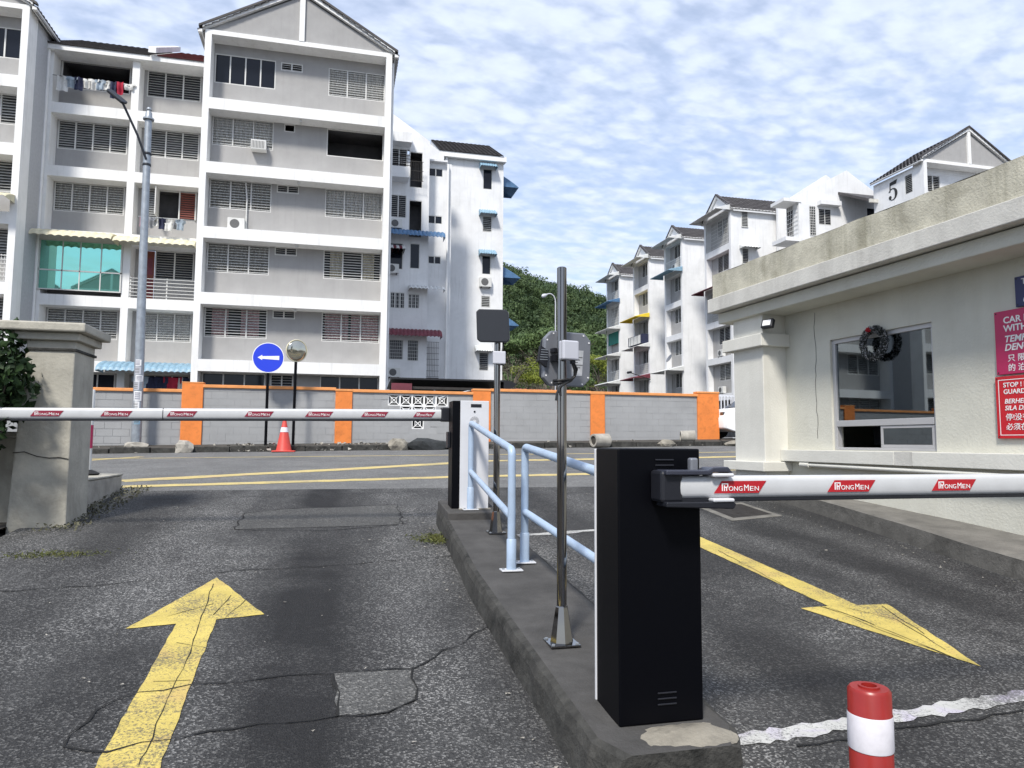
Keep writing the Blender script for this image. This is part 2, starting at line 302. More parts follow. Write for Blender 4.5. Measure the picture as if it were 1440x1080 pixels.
def link(name, me, parent=None, loc=(0, 0, 0), rz=0, bevel=0):
    o = bpy.data.objects.new(name, me); COL.objects.link(o); o.location = loc; o.rotation_euler = (0, 0, rz)
    if parent is not None: o.parent = parent
    if bevel:
        b = o.modifiers.new('bevel', 'BEVEL'); b.width = bevel; b.segments = 2; b.limit_method = 'ANGLE'; b.angle_limit = R_(40)
    return o
def tag(o, label=None, cat=None, group=None, kind=None):
    if label: o['label'] = label
    if cat: o['category'] = cat
    if group: o['group'] = group
    if kind: o['kind'] = kind
    return o
def thing(name, label, cat, loc=(0, 0, 0), rz=0, group=None):
    o = bpy.data.objects.new(name, None); COL.objects.link(o); o.location = loc; o.rotation_euler = (0, 0, rz); o.empty_display_size = .2
    return tag(o, label, cat, group)
def B(name, mats, parent, *boxes, bevel=0, **k):
    mb = MB(); [mb.box(*b) for b in boxes]; return mb.build(name, mats, parent, bevel=bevel, **k)
def text_mesh(body, size, extr=.0008, shear=0, align='LEFT', bold=0):
    c = bpy.data.curves.new('txt', 'FONT'); c.body = body; c.size = size; c.extrude = extr; c.shear = shear; c.align_x = align; c.offset = bold; c.resolution_u = 3
    o = bpy.data.objects.new('txt', c); COL.objects.link(o); dg = bpy.context.evaluated_depsgraph_get(); dg.update()
    me = bpy.data.meshes.new_from_object(o.evaluated_get(dg)); bpy.data.objects.remove(o); bpy.data.curves.remove(c); return me
def text(name, body, size, parent, loc, rot=(R_(90), 0, 0), m='ink', shear=0, sx=1, align='LEFT', bold=0):
    me = text_mesh(body, size, shear=shear, align=align, bold=bold); me.materials.clear(); me.materials.append(MT[m])
    o = bpy.data.objects.new(name, me); COL.objects.link(o); o.parent = parent; o.location = loc; o.rotation_euler = rot; o.scale = (sx, 1, 1); return o

# ================================================================== SETTING
def clamp(v, a, b): return max(a, min(b, v))
KY = 19.2                                             # front of the far kerb
def gz(x, y):                                         # paved surface: ramp up to the road, road rising gently to the wall
    if y <= 9.3: return -1.39+.085*max(y, -6)
    d = .353+.0163*clamp(x, -25, 32)
    return -.5995+min((y-9.3)/(KY-9.3), 1.15)*d
def strip(mb, x0, x1, y0, y1, dz, nx, ny):
    return mb.grid(lambda u, v: (x0+(x1-x0)*u, y0+(y1-y0)*v, gz(x0+(x1-x0)*u, y0+(y1-y0)*v)+dz), nx, ny)
mb = MB()
ys = [-400, -60, -6, 0, 4, 9.3, 12, 15, KY, 21, 30, 60, 150, 400, 1500]; xs = [-1500, -300, -80, -25, -10, 0, 10, 32, 80, 300, 1500]
def gzz(x, y): return gz(x, min(y, KY))-.06 if y < 20 else gz(x, KY)+.02
mb.add([(x, y, gzz(x, y)) for y in ys for x in xs], [(j*len(xs)+i, j*len(xs)+i+1, (j+1)*len(xs)+i+1, (j+1)*len(xs)+i) for j in range(len(ys)-1) for i in range(len(xs)-1)])
tag(mb.build('ground', 'soil', norm=False), kind='structure')
drive = tag(strip(MB(), -2.7, 5.9, -12, 9.3, 0, 8, 40).build('driveway', 'asphalt', norm=False), kind='structure')
road = tag(strip(MB(), -70, 90, 9.3, KY+.3, 0, 80, 12).build('road', 'asphalt_road', norm=False), kind='structure')

# painted markings: thin sheets laid on the surface
def sheet(name, pts, m, dz=.004, plane=None):
    me = MB(); me.add([(p[0], p[1], gz(p[0], p[1])+dz) for p in pts], [tuple(range(len(pts)))]); return me.build(name, m, norm=False)
def jag(a, b, n, amp):
    a = Vector(a); b = Vector(b); d = (b-a); nrm = Vector((-d.y, d.x)).normalized()
    return [a+d*(i/n)+nrm*random.uniform(-amp, amp)*(0 < i < n) for i in range(n+1)]
def ribbon(name, pts, wdt, m, dz=.004, wj=.2, parent=None):
    v = []
    for i, p in enumerate(pts):
        d = (pts[min(i+1, len(pts)-1)]-pts[max(i-1, 0)]); nrm = Vector((-d.y, d.x)).normalized()
        ww = wdt*.5*(1+random.uniform(-wj, wj))
        for s_ in (1, -1): q = p+nrm*ww*s_; v.append((q.x, q.y, gz(q.x, q.y)+dz))
    mm = MB().add(v, [(2*i, 2*i+1, 2*i+3, 2*i+2) for i in range(len(pts)-1)])
    return mm.build(name, m, parent, norm=False)
def arrow_marking(tip, bl, br, sl, sr, el, er):
    # straight paint edges get small irregularities so that they do not read as cut paper
    pts = []
    for a, b in ((el, sl), (sl, bl), (bl, tip), (tip, br), (br, sr), (sr, er), (er, el)):
        pts += jag(a, b, max(2, int((Vector(b)-Vector(a)).length/.06)), .0045)[:-1]
    me = MB(); me.add([(p.x, p.y, gz(p.x, p.y)+.004) for p in pts], [tuple(range(len(pts)))])
    return tag(me.build('arrow_marking', 'yellow', norm=False), kind='structure')
arrow_marking((-.78, 5.30), (-1.09, 4.33), (-.39, 4.46), (-.845, 4.37), (-.645, 4.41), (-.76, 1.6), (-.53, 1.6))
arrow_marking((3.22, 3.06), (2.89, 4.06), (3.53, 4.05), (3.10, 4.07), (3.31, 4.06), (3.08, 6.9), (3.30, 6.9))
for a, b, wd in (((-2.62, 9.82), (1.75, 10.9), .52), ((1.75, 10.9), (9.5, 12.0), .52)): tag(ribbon('lane_line', jag(a, b, 30, .02), wd*.62, 'yellow_far', wj=.1), kind='structure')
tag(ribbon('lane_line', jag((-2.85, 10.7), (3.0, 14.5), 24, .02)+jag((3.0, 14.5), (12, 15.3), 24, .02)[1:], .4, 'yellow_far', wj=.1), kind='structure')
tag(ribbon('edge_line', jag((-25, 16.6), (26, 16.6), 60, .012), .14, 'yellow_far', wj=.12), kind='structure')
tag(ribbon('edge_line', jag((-5.6, 14.4), (-4.2, 17.3), 10, .012), .2, 'yellow_far', wj=.1), kind='structure')
tag(ribbon('stop_line', jag((1.47, 2.60), (5.1, 2.90), 90, .007), .09, 'whiteline', wj=.3), kind='structure')
tag(ribbon('stop_line', jag((1.55, 6.35), (3.0, 6.62), 14, .012), .09, 'whiteline', wj=.3), kind='structure')
# tar seams and cracks of the ramp
def crack(px, wd=.0085, amp=.024):
    pts = []
    pp = [on_pl(a, b, *DRV) for a, b in px]
    for a, b in zip(pp, pp[1:]): pts += jag((a.x, a.y), (b.x, b.y), max(2, int((b-a).length/.09)), amp)[:-1]
    pts.append(Vector((pp[-1].x, pp[-1].y))); ribbon('crack', pts, wd, 'crack', .0062, .7, drive)
for c in ([(690, 880), (580, 942), (470, 948), (300, 962), (195, 975), (135, 1000), (90, 1052), (150, 1060), (290, 1030), (400, 1018)], [(468, 948), (475, 1008)], [(475, 1008), (545, 1003), (585, 985), (580, 940)], [(400, 1018), (475, 1008)],
          [(330, 745), (450, 747), (560, 738)], [(330, 745), (345, 722), (400, 716), (560, 710)], [(560, 710), (566, 738)], [(0, 832), (140, 824), (330, 803), (480, 795), (640, 782)], [(625, 762), (655, 815), (690, 880)],
          [(172, 704), (420, 697), (620, 690)], [(690, 700), (830, 692)], [(1120, 1050), (1440, 1000)]): crack(c)
for c in ([(300, 822), (262, 930), (235, 985), (205, 1060), (195, 1079)], [(345, 845), (318, 868)], [(325, 838), (300, 866)], [(235, 868), (300, 850)], [(248, 905), (290, 912)], [(215, 960), (268, 958)],
          [(1010, 775), (1150, 850), (1240, 888), (1330, 922)], [(1140, 850), (1200, 868), (1290, 905), (1350, 930)], [(1190, 856), (1260, 872), (1330, 915)], [(1165, 855), (1230, 880)], [(1240, 853), (1300, 893)]): crack(c, .004, .008)
# lighter re-laid patches
def patch(px, m='asphalt_patch'):
    pts = []
    pp = [on_pl(a, b, *DRV) for a, b in px]
    for a, b in zip(pp, pp[1:]+pp[:1]): pts += jag((a.x, a.y), (b.x, b.y), 6, .012)[:-1]
    me = MB(); me.add([(p.x, p.y, gz(p.x, p.y)+.003) for p in pts], [tuple(range(len(pts)))]); me.build('asphalt_patch', m, drive, norm=False)
patch([(470, 948), (580, 942), (583, 985), (545, 1003), (476, 1008)]); patch([(330, 745), (560, 738), (560, 711), (400, 716), (345, 722)])

# traffic island
def iz(y): return -1.39+.085*y
mb = MB(); n = 36
prof = []
for i in range(n+1):
    y = 2.27+(6.98-2.27)*i/n; xl = .86+.10*clamp((y-4.6)/2.4, 0, 1); xr = 1.44
    e = clamp((y-2.27)/.1, 0, 1); e = math.sqrt(max(0, 1-(1-e)**2)); inx = .07*(1-e)
    xl += inx; xr -= inx; j = random.uniform(-.008, .008); top = iz(y)+.17
    prof.append([(xl-.012, y, iz(y)-.1), (xl-.004+j, y, iz(y)+.12), (xl+.012+j, y, top-.012), (xl+.04, y, top), (xr-.04, y, top), (xr-.012-j, y, top-.012), (xr+.004, y, iz(y)+.12), (xr+.012, y, iz(y)-.1)])
v = [p for r in prof for p in r]; fs = []; ms = []
for i in range(n):
    for k in range(7): fs.append((i*8+k, i*8+k+1, (i+1)*8+k+1, (i+1)*8+k)); ms.append(1 if k == 3 else 0)
fs += [tuple(range(8)), tuple(n*8+k for k in range(7, -1, -1))]; ms += [0, 0]
mb.add(v, fs); mb.m = ms
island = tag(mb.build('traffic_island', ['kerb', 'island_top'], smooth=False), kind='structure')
mb = MB(); mb.grid(lambda u, v: (1.05+.33*u+.04*math.sin(v*5)*(u-.5)+random.uniform(-.012, .012), 2.285+.165*v+.012*math.sin(u*7)*(1-v)+random.uniform(-.006, .006), iz(2.285+.165*v)+.168+.02*math.sin(math.pi*u)*math.sin(math.pi*v)), 12, 9)
mb.build('cement_pad', 'cement', island, norm=False, smooth=True)
mb = MB(); y0, y1 = 6.28, 6.95
mb.add([(x, y, iz(y)+.17+h) for h in (-.02, .063) for y in (y0, y1) for x in (.96, 1.43)], [(0, 1, 3, 2), (4, 5, 7, 6), (0, 1, 5, 4), (2, 3, 7, 6), (0, 2, 6, 4), (1, 3, 7, 5)])
mb.build('raised_step', 'island_top', island, bevel=.01)
# far kerb, each kerbstone its own piece, and the verge behind it
verge = MB().grid(lambda u, v: (-70+160*u, KY+.14+(20.9-KY-.14)*v, gz(-70+160*u, KY)+.12+.1*v), 80, 3).build('verge', 'soil', norm=False); tag(verge, kind='structure')
for i in range(46):
    x = -10+i*.92
    mb = MB(); z0 = gz(x+.45, KY); j = random.uniform(-.012, .012); h = .15+random.uniform(-.025, .01)
    mb.box(x+.012, x+.905, KY+j, KY+.16+j, z0-.1, z0+h); mb.build('kerbstone', 'kerb', verge, bevel=.015)
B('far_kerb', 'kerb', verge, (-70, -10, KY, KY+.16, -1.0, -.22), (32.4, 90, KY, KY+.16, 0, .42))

# guard house kerb and ledge (structure)
ledge = MB(); n = 24; v = []
for i in range(n+1):
    y = 1.0+(9.6-1.0)*i/n; yy = clamp((y-4.3)/3.4, 0, 1); xo = 5.02+.36*yy; zt = iz(y)+.17+random.uniform(-.006, .006)
    v += [(xo-.02, y, iz(y)-.05), (xo, y, zt-.012), (xo+.02, y, zt), (6.3, y, zt+.03)]
ledge.add(v, [(i*4+k, i*4+k+1, (i+1)*4+k+1, (i+1)*4+k) for i in range(n) for k in range(3)]+[(n*4, n*4+1, n*4+2, n*4+3)]); ledge.m = [1 if k else 0 for i in range(n) for k in range(3)]+[0]
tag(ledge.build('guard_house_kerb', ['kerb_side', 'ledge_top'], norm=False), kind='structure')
# drain grate set in the right-hand lane
dp = [Vector(p) for p in ((4.18, 7.64), (4.74, 7.76), (4.72, 7.09), (4.14, 6.93))]
c0 = sum(dp, Vector((0, 0)))/4
gr = thing('drain_grate', 'rusty rectangular drain grate in a cracked cement surround beside guard house kerb', 'drain', (c0.x, c0.y, gz(c0.x, c0.y)))
def rel(p, k, dz): q = c0+(p-c0)*k; return (q.x-c0.x, q.y-c0.y, gz(q.x, q.y)-gz(c0.x, c0.y)+dz)
mb = MB(); ring = [];
for k, dz in ((1.28, .002), (1.24, .008), (1.0, .008), (1.0, .0045)): ring += [rel(dp[i], k, dz) for i in range(4)]
mb.add(ring, [(a*4+i, a*4+(i+1) % 4, (a+1)*4+(i+1) % 4, (a+1)*4+i) for a in range(3) for i in range(4)]); mb.build('cement_surround', 'ledge_top', gr, norm=False)
mb = MB(); mb.add([rel(p, 1, .003) for p in dp], [(0, 1, 2, 3)]); mb.build('pit_shade_sheet', 'crack', gr, norm=False)  # flat dark sheet stands in for the unlit depth below the bars
for i in range(12):
    a = (i+.5)/12; mb = MB(); p0 = dp[0].lerp(dp[3], a); p1 = dp[1].lerp(dp[2], a); d = (dp[3]-dp[0]).normalized()*.016
    q = [rel(p0-d, .98, .007), rel(p1-d, .98, .007), rel(p1+d, .98, .007), rel(p0+d, .98, .007)]; mb.add(q+[(x, y, z-.003) for x, y, z in q], [(0, 1, 2, 3), (4, 5, 1, 0), (7, 6, 2, 3)]); mb.build('bar', 'iron', gr, norm=False)

# ================================================================== BARRIERS, POLES, RAILS
def hongmen(parent, x0, y, zc, w_, h_, m, i, face=-1):
    s_ = h_*.75; yy = y-.0026; k = MB()
    k.prism([(x0, zc-h_/2), (x0+w_-s_, zc-h_/2), (x0+w_, zc+h_/2), (x0+s_, zc+h_/2)], 'y', y-.0012, y)
    # logo glyph: an arch with an h inside, then the name in capitals of two sizes
    gx = x0+s_*.95; g = h_*.62; z0 = zc-g/2; b = g*.14
    k.box(gx, gx+g*.95, yy, yy+.0012, z0+g-b, z0+g, 1); k.box(gx, gx+b, yy, yy+.0012, z0, z0+g-b, 1); k.box(gx+g*.95-b, gx+g*.95, yy, yy+.0012, z0+g*.45, z0+g-b, 1)
    k.box(gx+b*2.2, gx+b*3.2, yy, yy+.0012, z0, z0+g-b*1.8, 1); k.box(gx+b*3.2, gx+b*4.6, yy, yy+.0012, z0+g*.4, z0+g*.55, 1); k.box(gx+b*4.6, gx+b*5.5, yy, yy+.0012, z0, z0+g*.55, 1)
    xx = gx+g*1.02; avail = x0+w_-s_*1.0-xx
    for body, sz, a0, a1 in (('ONG', .62, 0, .45), ('M', .82, .51, .66), ('E', .62, .70, .82), ('N', .62, .86, 1)):
        key = (body, round(g, 4))
        if key not in TXT:
            me = text_mesh(body, g*sz*1.42, extr=.0005); TXT[key] = ([tuple(q.co) for q in me.vertices], [tuple(p.vertices) for p in me.polygons]); bpy.data.meshes.remove(me)
        vs_, fs_ = TXT[key]; x_ = [q[0] for q in vs_]; wd = max(x_)-min(x_); f_ = avail*(a1-a0)/wd
        k.add([(xx+avail*a0+(q[0]-min(x_))*f_, yy-q[2], z0+q[1]) for q in vs_], fs_, 1)
    return k.build('maker_label', [m, 'ink'], parent)
TXT = {}
def boom(parent, x0, x1, y, z, h, d, seams=()):
    b = MB(); pr = []
    for k in range(20):
        a = 2*math.pi*k/20; ca, sa = math.cos(a), math.sin(a); pr.append((y+d/2*math.copysign(abs(ca)**.75, ca), z+h/2*math.copysign(abs(sa)**.6, sa)))
    b.prism(pr, 'x', x0, x1); o = b.build('boom_arm', 'boom', parent, smooth=True)
    B('rubber_strip', 'blackp', o, (x0, x1, y-d*.28, y+d*.28, z-h/2-.012, z-h/2+.004), bevel=.003)
    for s_ in seams: c = MB(); c.prism([((p[0]-y)*1.05+y, (p[1]-z)*1.03+z) for p in pr], 'x', s_-.003, s_+.003); c.build('joint_seam', 'blackp', o)
    return o
# near barrier: black cabinet with its white door on the far side
nb = thing('barrier_gate', 'black barrier cabinet with white door on its far side and white boom to guard house', 'barrier', (1.165, 2.58, -1.01))
X0, X1, Y0, Y1, Z0, Z1 = -.165, .165, -.125, .105, .0, .99
B('cabinet', 'black', nb, (X0, X1, Y0, Y1, Z0, Z1), bevel=.006)
B('door_panel', 'whitem', nb, (X0-.003, X1+.003, Y1+.001, Y1+.014, Z0+.01, Z1-.004), bevel=.003)
for zz_ in (.945, .925, .905, .105, .085, .065): B('vent_slot', 'blackp', nb, (.022-.04, .022+.035, Y0-.005, Y0-.0005, zz_, zz_+.006), bevel=.002)
zb = 1.01-.158
B('pivot_hub', 'blackp', nb, (-.04, .045, Y0-.1, Y0-.001, zb-.055, zb+.06), bevel=.012)
B('latch_knob', 'antback', nb, (.088, .12, Y0-.075, Y0-.045, zb+.052, zb+.105), bevel=.007)
ub = MB(); ub.prism([(-.03, zb+.045), (.14, zb+.045), (.155, zb+.055), (.215, zb+.055), (.235, zb+.04), (.235, zb+.05), (.215, zb+.074), (.155, zb+.072), (.135, zb+.062), (-.03, zb+.062)], 'y', Y0-.12, Y0-.035); ub.build('upper_bracket', 'navyp', nb, bevel=.004)
lb = MB(); lb.prism([(-.03, zb-.068), (.235, zb-.078), (.245, zb-.06), (.235, zb-.052), (-.03, zb-.05)], 'y', Y0-.12, Y0-.035); lb.build('lower_bracket', 'blackp', nb, bevel=.004)
for z0_ in (zb+.038, zb-.052): B('clamp_pad', 'whitem', nb, (.15, .235, Y0-.126, Y0-.04, z0_, z0_+.013), bevel=.005)
bm = boom(nb, .005, 3.75, Y0-.075, zb, .082, .05)
for i in range(8):
    x0_ = .165+i*.475; hongmen(bm, x0_, Y0-.1005, zb, .215, .044, 'red', i)
for o in [c for c in nb.children if c.name.startswith('boom_arm')]: pass
# far barrier: white door towards the ramp, boom on its far side
fb = thing('barrier_gate', 'barrier cabinet with white keyhole door and long boom across to concrete gate pillar', 'barrier', (1.185, 6.575, -.605))
B('cabinet', 'black', fb, (-.165, .165, -.095, .135, 0, .985), bevel=.006)
dp_ = B('door_panel', 'whitem', fb, (-.095, .171, -.118, -.096, .0, .985), bevel=.004)
B('card_slot', 'blackp', dp_, (.0, .1, -.1205, -.1175, .925, .955)); k = MB(); k.lathe([(.009, 0), (.009, .004)], n=14); k.xf(Matrix.Translation((.035, -.1185, .885)) @ Matrix.Rotation(R_(90), 4, 'X')); k.build('keyhole', 'blackp', dp_)
k = MB()
for a in range(12):
    c_, s_ = math.cos(a*math.pi/6), math.sin(a*math.pi/6); k.prism([(.035+c_*.016-s_*.005, .8+s_*.016+c_*.005), (.035+c_*.042-s_*.008, .8+s_*.042+c_*.008), (.035+c_*.042+s_*.008, .8+s_*.042-c_*.008), (.035+c_*.016+s_*.005, .8+s_*.016-c_*.005)], 'y', -.1205, -.1182)
k.build('gear_emblem', 'mullion', dp_)
B('foot_plate', 'stone', fb, (-.1, .19, -.14, -.096, -.012, .004))
zb2 = .605+.262
B('pivot_hub', 'blackp', fb, (-.235, .04, .136, .24, zb2-.07, zb2+.065), bevel=.01)
B('side_hinge', 'blackp', fb, (-.19, -.1655, .02, .13, .55, .7), bevel=.004)
bm2 = boom(fb, -4.3, -.2, .19, zb2, .098, .06, seams=(-2.66,))
bm2.rotation_euler = (0, R_(-.7), 0); bm2.location = (0, 0, 0)
for x0_ in (-3.62, -3.09, -2.57, -2.60+.06*0, -1.93, -1.41, -.91, -.43):
    if x0_ == -2.60: continue
    hongmen(bm2, x0_-.06, .1585, zb2, .25 if x0_ < -.5 else .21, .047, 'maroon', 0)
# antenna poles
def pole(label, x, y, ztop, r, back):
    z0 = iz(y)+.17
    t_ = thing('antenna_pole', label, 'pole', (x, y, z0))
    k = MB(); k.lathe([(r, .17), (r, ztop-z0-.004), (r-.004, ztop-z0)], n=24); k.build('pole', 'steel', t_, smooth=True)
    k = MB(); k.lathe([(.056, .008), (.056, .012), (r+.006, .17), (r+.004, .175)], n=8); k.build('flared_base', 'steel', t_)
    B('base_plate', 'steel', t_, (-.072, .072, -.072, .072, 0, .009), bevel=.002)
    for sx in (-1, 1):
        for sy in (-1, 1): k = MB(); k.lathe([(.009, .0085), (.009, .015)], c=(sx*.058, sy*.058, 0), n=6); k.build('bolt', 'galv', t_)
    return t_, z0
np_, z0n = pole('stainless pole with the antenna back plate and hanging black cables beside black cabinet', 1.047, 3.277, .857, .0235, True)
def panel(parent, cx, cz, w_, h_, ch, y0, y1, m, name, rot=0, shear=0):
    a, b = w_/2, h_/2; pts = [(-a+ch, -b), (a-ch, -b), (a, -b+ch), (a, b-ch), (a-ch, b), (-a+ch, b), (-a, b-ch), (-a, -b+ch)]
    pts = [(cx+p[0]+p[1]*shear, cz+p[1]) for p in pts]; k = MB(); k.prism(pts, 'y', y0, y1); return k.build(name, m, parent, bevel=.006), pts
ang = thing('reader_antenna', 'octagonal grey antenna seen from behind, with silver label and screws, on stainless pole', 'antenna', (1.047, 3.277, 0), R_(14))
pb, pts = panel(ang, .072, .415, .272, .272, .038, .06, .088, 'antback', 'back_plate', shear=.04)
pf_, _ = panel(ang, .072, .415, .264, .264, .042, .0885, .115, 'antenna', 'front_cover', shear=.04)
for p in pts: q = ((p[0]-.072)*.9+.072, (p[1]-.415)*.9+.415); k = MB(); k.lathe([(.0042, 0), (.0042, .003)], n=8); k.xf(Matrix.Translation((q[0], .0605, q[1])) @ Matrix.Rotation(R_(90), 4, 'X')); k.build('screw', 'ink', ang)
k = MB(); k.prism([(.092, .33), (.155, .335), (.165, .462), (.1, .462)], 'y', .0588, .0602); lab = k.build('label_plate', 'foil', ang)
k = MB()
for i in range(7): k.box(.108, .13+.014*(i % 3), .0578, .0586, .36+i*.013, .364+i*.013)
k.build('label_print', 'acg', lab)
k = MB(); k.prism([(-.105, .395), (-.06, .365), (-.05, .445), (-.094, .47)], 'y', .04, .0595); k.build('bracket_rib', 'blackp', ang)
k = MB()
for i in range(5): k.box(-.1+i*.002, -.055, .0385, .0398, .4+i*.012, .4035+i*.012)
k.build('bracket_teeth', 'galv', ang)
B('clamp_arm', 'blackp', ang, (-.03, .03, .024, .062, .395, .425), (-.03, .03, .024, .062, .44, .46))
B('top_tag', 'ink', ang, (.052, .062, .0585, .0598, .505, .525))
jb = thing('junction_box', 'light grey junction box strapped to pole in front of octagonal antenna', 'box', (1.047, 3.277, 0), R_(14))
B('box_body', 'boxw', jb, (-.034, .054, -.072, -.025, .395, .488), bevel=.007); B('lid_seam', 'acg', jb, (-.0345, .0545, -.052, -.0505, .3945, .4885)); B('gland', 'blackp', jb, (.02, .042, -.06, -.04, .378, .394), bevel=.003)
k = MB(); P = [(.03, -.05, .38), (.045, -.045, .35), (.052, -.035, .32), (.03, -.035, .3), (.0, -.034, .292), (-.03, -.02, .285), (-.036, .01, .283), (-.03, .03, .29), (.01, .036, .297), (.04, .02, .31), (.036, -.03, .3), (.0, -.038, .285), (-.03, -.03, .265), (-.045, -.03, .235), (-.05, -.03, .2)]
k.tube(P, .0065, 8); cb = thing('cable_bundle', 'black cables looped round pole below the junction box by octagonal antenna', 'cable', (1.047, 3.277, 0), R_(14)); k.build('cable', 'cable', cb, smooth=True)
k = MB(); k.tube([(.038, -.05, .38), (.058, -.045, .355), (.06, -.03, .33), (.03, -.037, .305), (-.01, -.042, .3), (-.034, -.02, .297), (-.034, .02, .3), (0, .037, .305)], .0055, 8); k.build('cable', 'cable', cb, smooth=True)
k = MB(); k.tube([(-.03, -.03, .27), (-.035, -.034, .25), (-.03, -.036, .225)], .005, 8); k.build('cable', 'cable', cb, smooth=True)
fp_, z0f = pole('stainless pole holding the dark square antenna beside white barrier cabinet', 1.268, 5.72, .95, .026, False)
an2 = thing('reader_antenna', 'dark square antenna with rounded corners facing the ramp, on stainless pole beside white cabinet', 'antenna', (1.268, 5.72, 0), R_(-8))
panel(an2, -.045, .955, .265, .27, .022, -.075, -.045, 'antenna', 'front_cover', shear=-.04); panel(an2, -.040, .957, .268, .275, .024, -.0445, -.03, 'antback', 'back_plate', shear=-.04)
B('clamp_arm', 'blackp', an2, (-.03, .03, -.03, .03, .86, .9))
jb2 = thing('junction_box', 'small light grey box on pole just under the dark square antenna', 'box', (1.268, 5.72, 0), R_(-4))
B('box_body', 'boxw', jb2, (-.045, .06, -.07, -.028, .64, .745), bevel=.008); B('gland', 'blackp', jb2, (.02, .035, -.055, -.04, .63, .639))
k = MB(); k.tube([(.03, -.045, .745), (.038, -.04, .78), (.045, -.035, .82), (.04, -.03, .86)], .006, 8); cb2 = thing('antenna_cable', 'short black cable between dark square antenna and its grey box', 'cable', (1.268, 5.72, 0)); k.build('cable', 'cable', cb2, smooth=True)
# tubular railings
def railing(label, A, Bp, top, mid, r=.026):
    za, zb_ = iz(A[1])+.17, iz(Bp[1])+.17
    if A[1] > 6.3: za += .063
    t_ = thing('tubular_railing', label, 'railing', (A[0], A[1], za))
    def rl(x, y, z): return (x-A[0], y-A[1], z-za)
    def arc(P0, C, P1, n=7): return [tuple((Vector(P0)*(1-u)**2+Vector(C)*2*u*(1-u)+Vector(P1)*u*u)) for u in [i/n for i in range(n+1)]]
    ta, tb = za+top, zb_+top; d = Vector((Bp[0]-A[0], Bp[1]-A[1], tb-ta)).normalized()*.045
    pts = [rl(A[0], A[1], za+.01)]+arc(rl(A[0], A[1], ta-.045), rl(A[0], A[1], ta), rl(A[0]+d.x, A[1]+d.y, ta+d.z))+arc(rl(Bp[0]-d.x, Bp[1]-d.y, tb-d.z), rl(Bp[0], Bp[1], tb), rl(Bp[0], Bp[1], tb-.045))+[rl(Bp[0], Bp[1], zb_+.01)]
    k = MB(); k.tube(pts, r, 16); k.build('top_rail', 'rail', t_, smooth=True)
    k = MB(); k.tube([rl(A[0], A[1], za+mid), rl(Bp[0], Bp[1], zb_+mid)], r*.92, 16); k.build('mid_rail', 'rail', t_, smooth=True)
    for (x, y), z in ((A, za), (Bp, zb_)):
        k = MB(); k.lathe([(r+.006, .012), (r+.006, .2), (r+.001, .206)], c=rl(x, y, z), n=16); k.build('post_sleeve', 'rail', t_, smooth=True)
        q = rl(x, y, z); pl_ = B('base_plate', 'whitem', t_, (q[0]-.07, q[0]+.07, q[1]-.045, q[1]+.045, q[2]+.003, q[2]+.012), bevel=.002)
        for s_ in (-1, 1): k = MB(); k.lathe([(.008, .012), (.008, .02)], c=(q[0]+s_*.053, q[1], q[2]), n=6); k.build('bolt', 'galv', pl_)
    return t_
railing('pale blue tubular railing between white barrier cabinet and middle of the island', (1.18, 6.40), (1.115, 4.563), .785, .345)
railing('pale blue tubular railing between middle of the island and black barrier cabinet', (1.252, 4.745), (1.285, 2.92), .785, .345)
# striped flexible post in the right-hand lane
p_ = ray(1222, 966); p_ = p_*(-.515/p_.z); z0 = gz(p_.x, p_.y)
bo = thing('flexible_post', 'red plastic lane post with white reflective bands and hollow top', 'bollard', (p_.x, p_.y, z0)); H = -.515-z0; r = .043
k = MB(); k.lathe([(.1, 0), (.1, .02), (r+.01, .05), (r, .06), (r, H-.006), (r-.005, H), (r*.5, H), (r*.5, H+.004), (r*.36, H+.004), (r*.34, H-.03), (.001, H-.03)], n=40); k.build('post', 'post_red', bo, smooth=True)
for zt, hh in ((H-.052, .072), (H-.182, .072), (H-.312, .072)): k = MB(); k.lathe([(r+.0012, zt-hh), (r+.0018, zt-hh+.002), (r+.0018, zt-.002), (r+.0012, zt)], n=40, cap=False); k.build('reflective_band', 'refl', bo, smooth=True)

# ================================================================== LEFT GATE PILLAR AND NEIGHBOURS
gp = thing('gate_pillar', 'weathered concrete gate pillar with a wide flat cap at the ramp edge', 'pillar', (-2.57, 7.45, -.85))
def rb(x0, x1, y0, y1, z0, z1): return (x0+2.57, x1+2.57, y0-7.45, y1-7.45, z0+.85, z1+.85)
mb = MB(); o0 = rb(-2.80, -2.345, 7.2, 7.74, -.95, .9)
mb.add([(o0[0]-.02, o0[2]-.01, o0[4]), (o0[1]+.005, o0[2]-.01, o0[4]), (o0[1]+.005, o0[3], o0[4]), (o0[0]-.02, o0[3], o0[4]), (o0[0]+.06, o0[2], o0[5]), (o0[1], o0[2], o0[5]), (o0[1], o0[3], o0[5]), (o0[0]+.06, o0[3], o0[5])], [(0, 3, 2, 1), (4, 5, 6, 7), (0, 1, 5, 4), (1, 2, 6, 5), (2, 3, 7, 6), (3, 0, 4, 7)])
mb.build('shaft', 'concrete', gp, bevel=.012)
B('collar', 'concrete', gp, rb(-2.83, -2.30, 7.15, 7.79, .895, .965), bevel=.01)
B('cap_slab', 'concrete', gp, rb(-2.96, -2.235, 7.08, 7.84, .967, 1.05), bevel=.015)
mb = MB(); mb.box(*rb(-2.74, -2.33, 7.185, 7.755, .80, .825)); mb.build('dark_band', 'kerb', gp, bevel=.006)  # dark band standing proud of the shaft, no recess is cut
pts = [(-2.79, 7.188, -.12), (-2.7, 7.188, -.11), (-2.6, 7.188, -.15), (-2.5, 7.188, -.165), (-2.42, 7.188, -.16), (-2.345, 7.188, -.175)]
k = MB(); k.tube([(p[0]+2.57, p[1]-7.45, p[2]+.85) for p in pts], .0035, 5); k.build('crack', 'crack', gp)
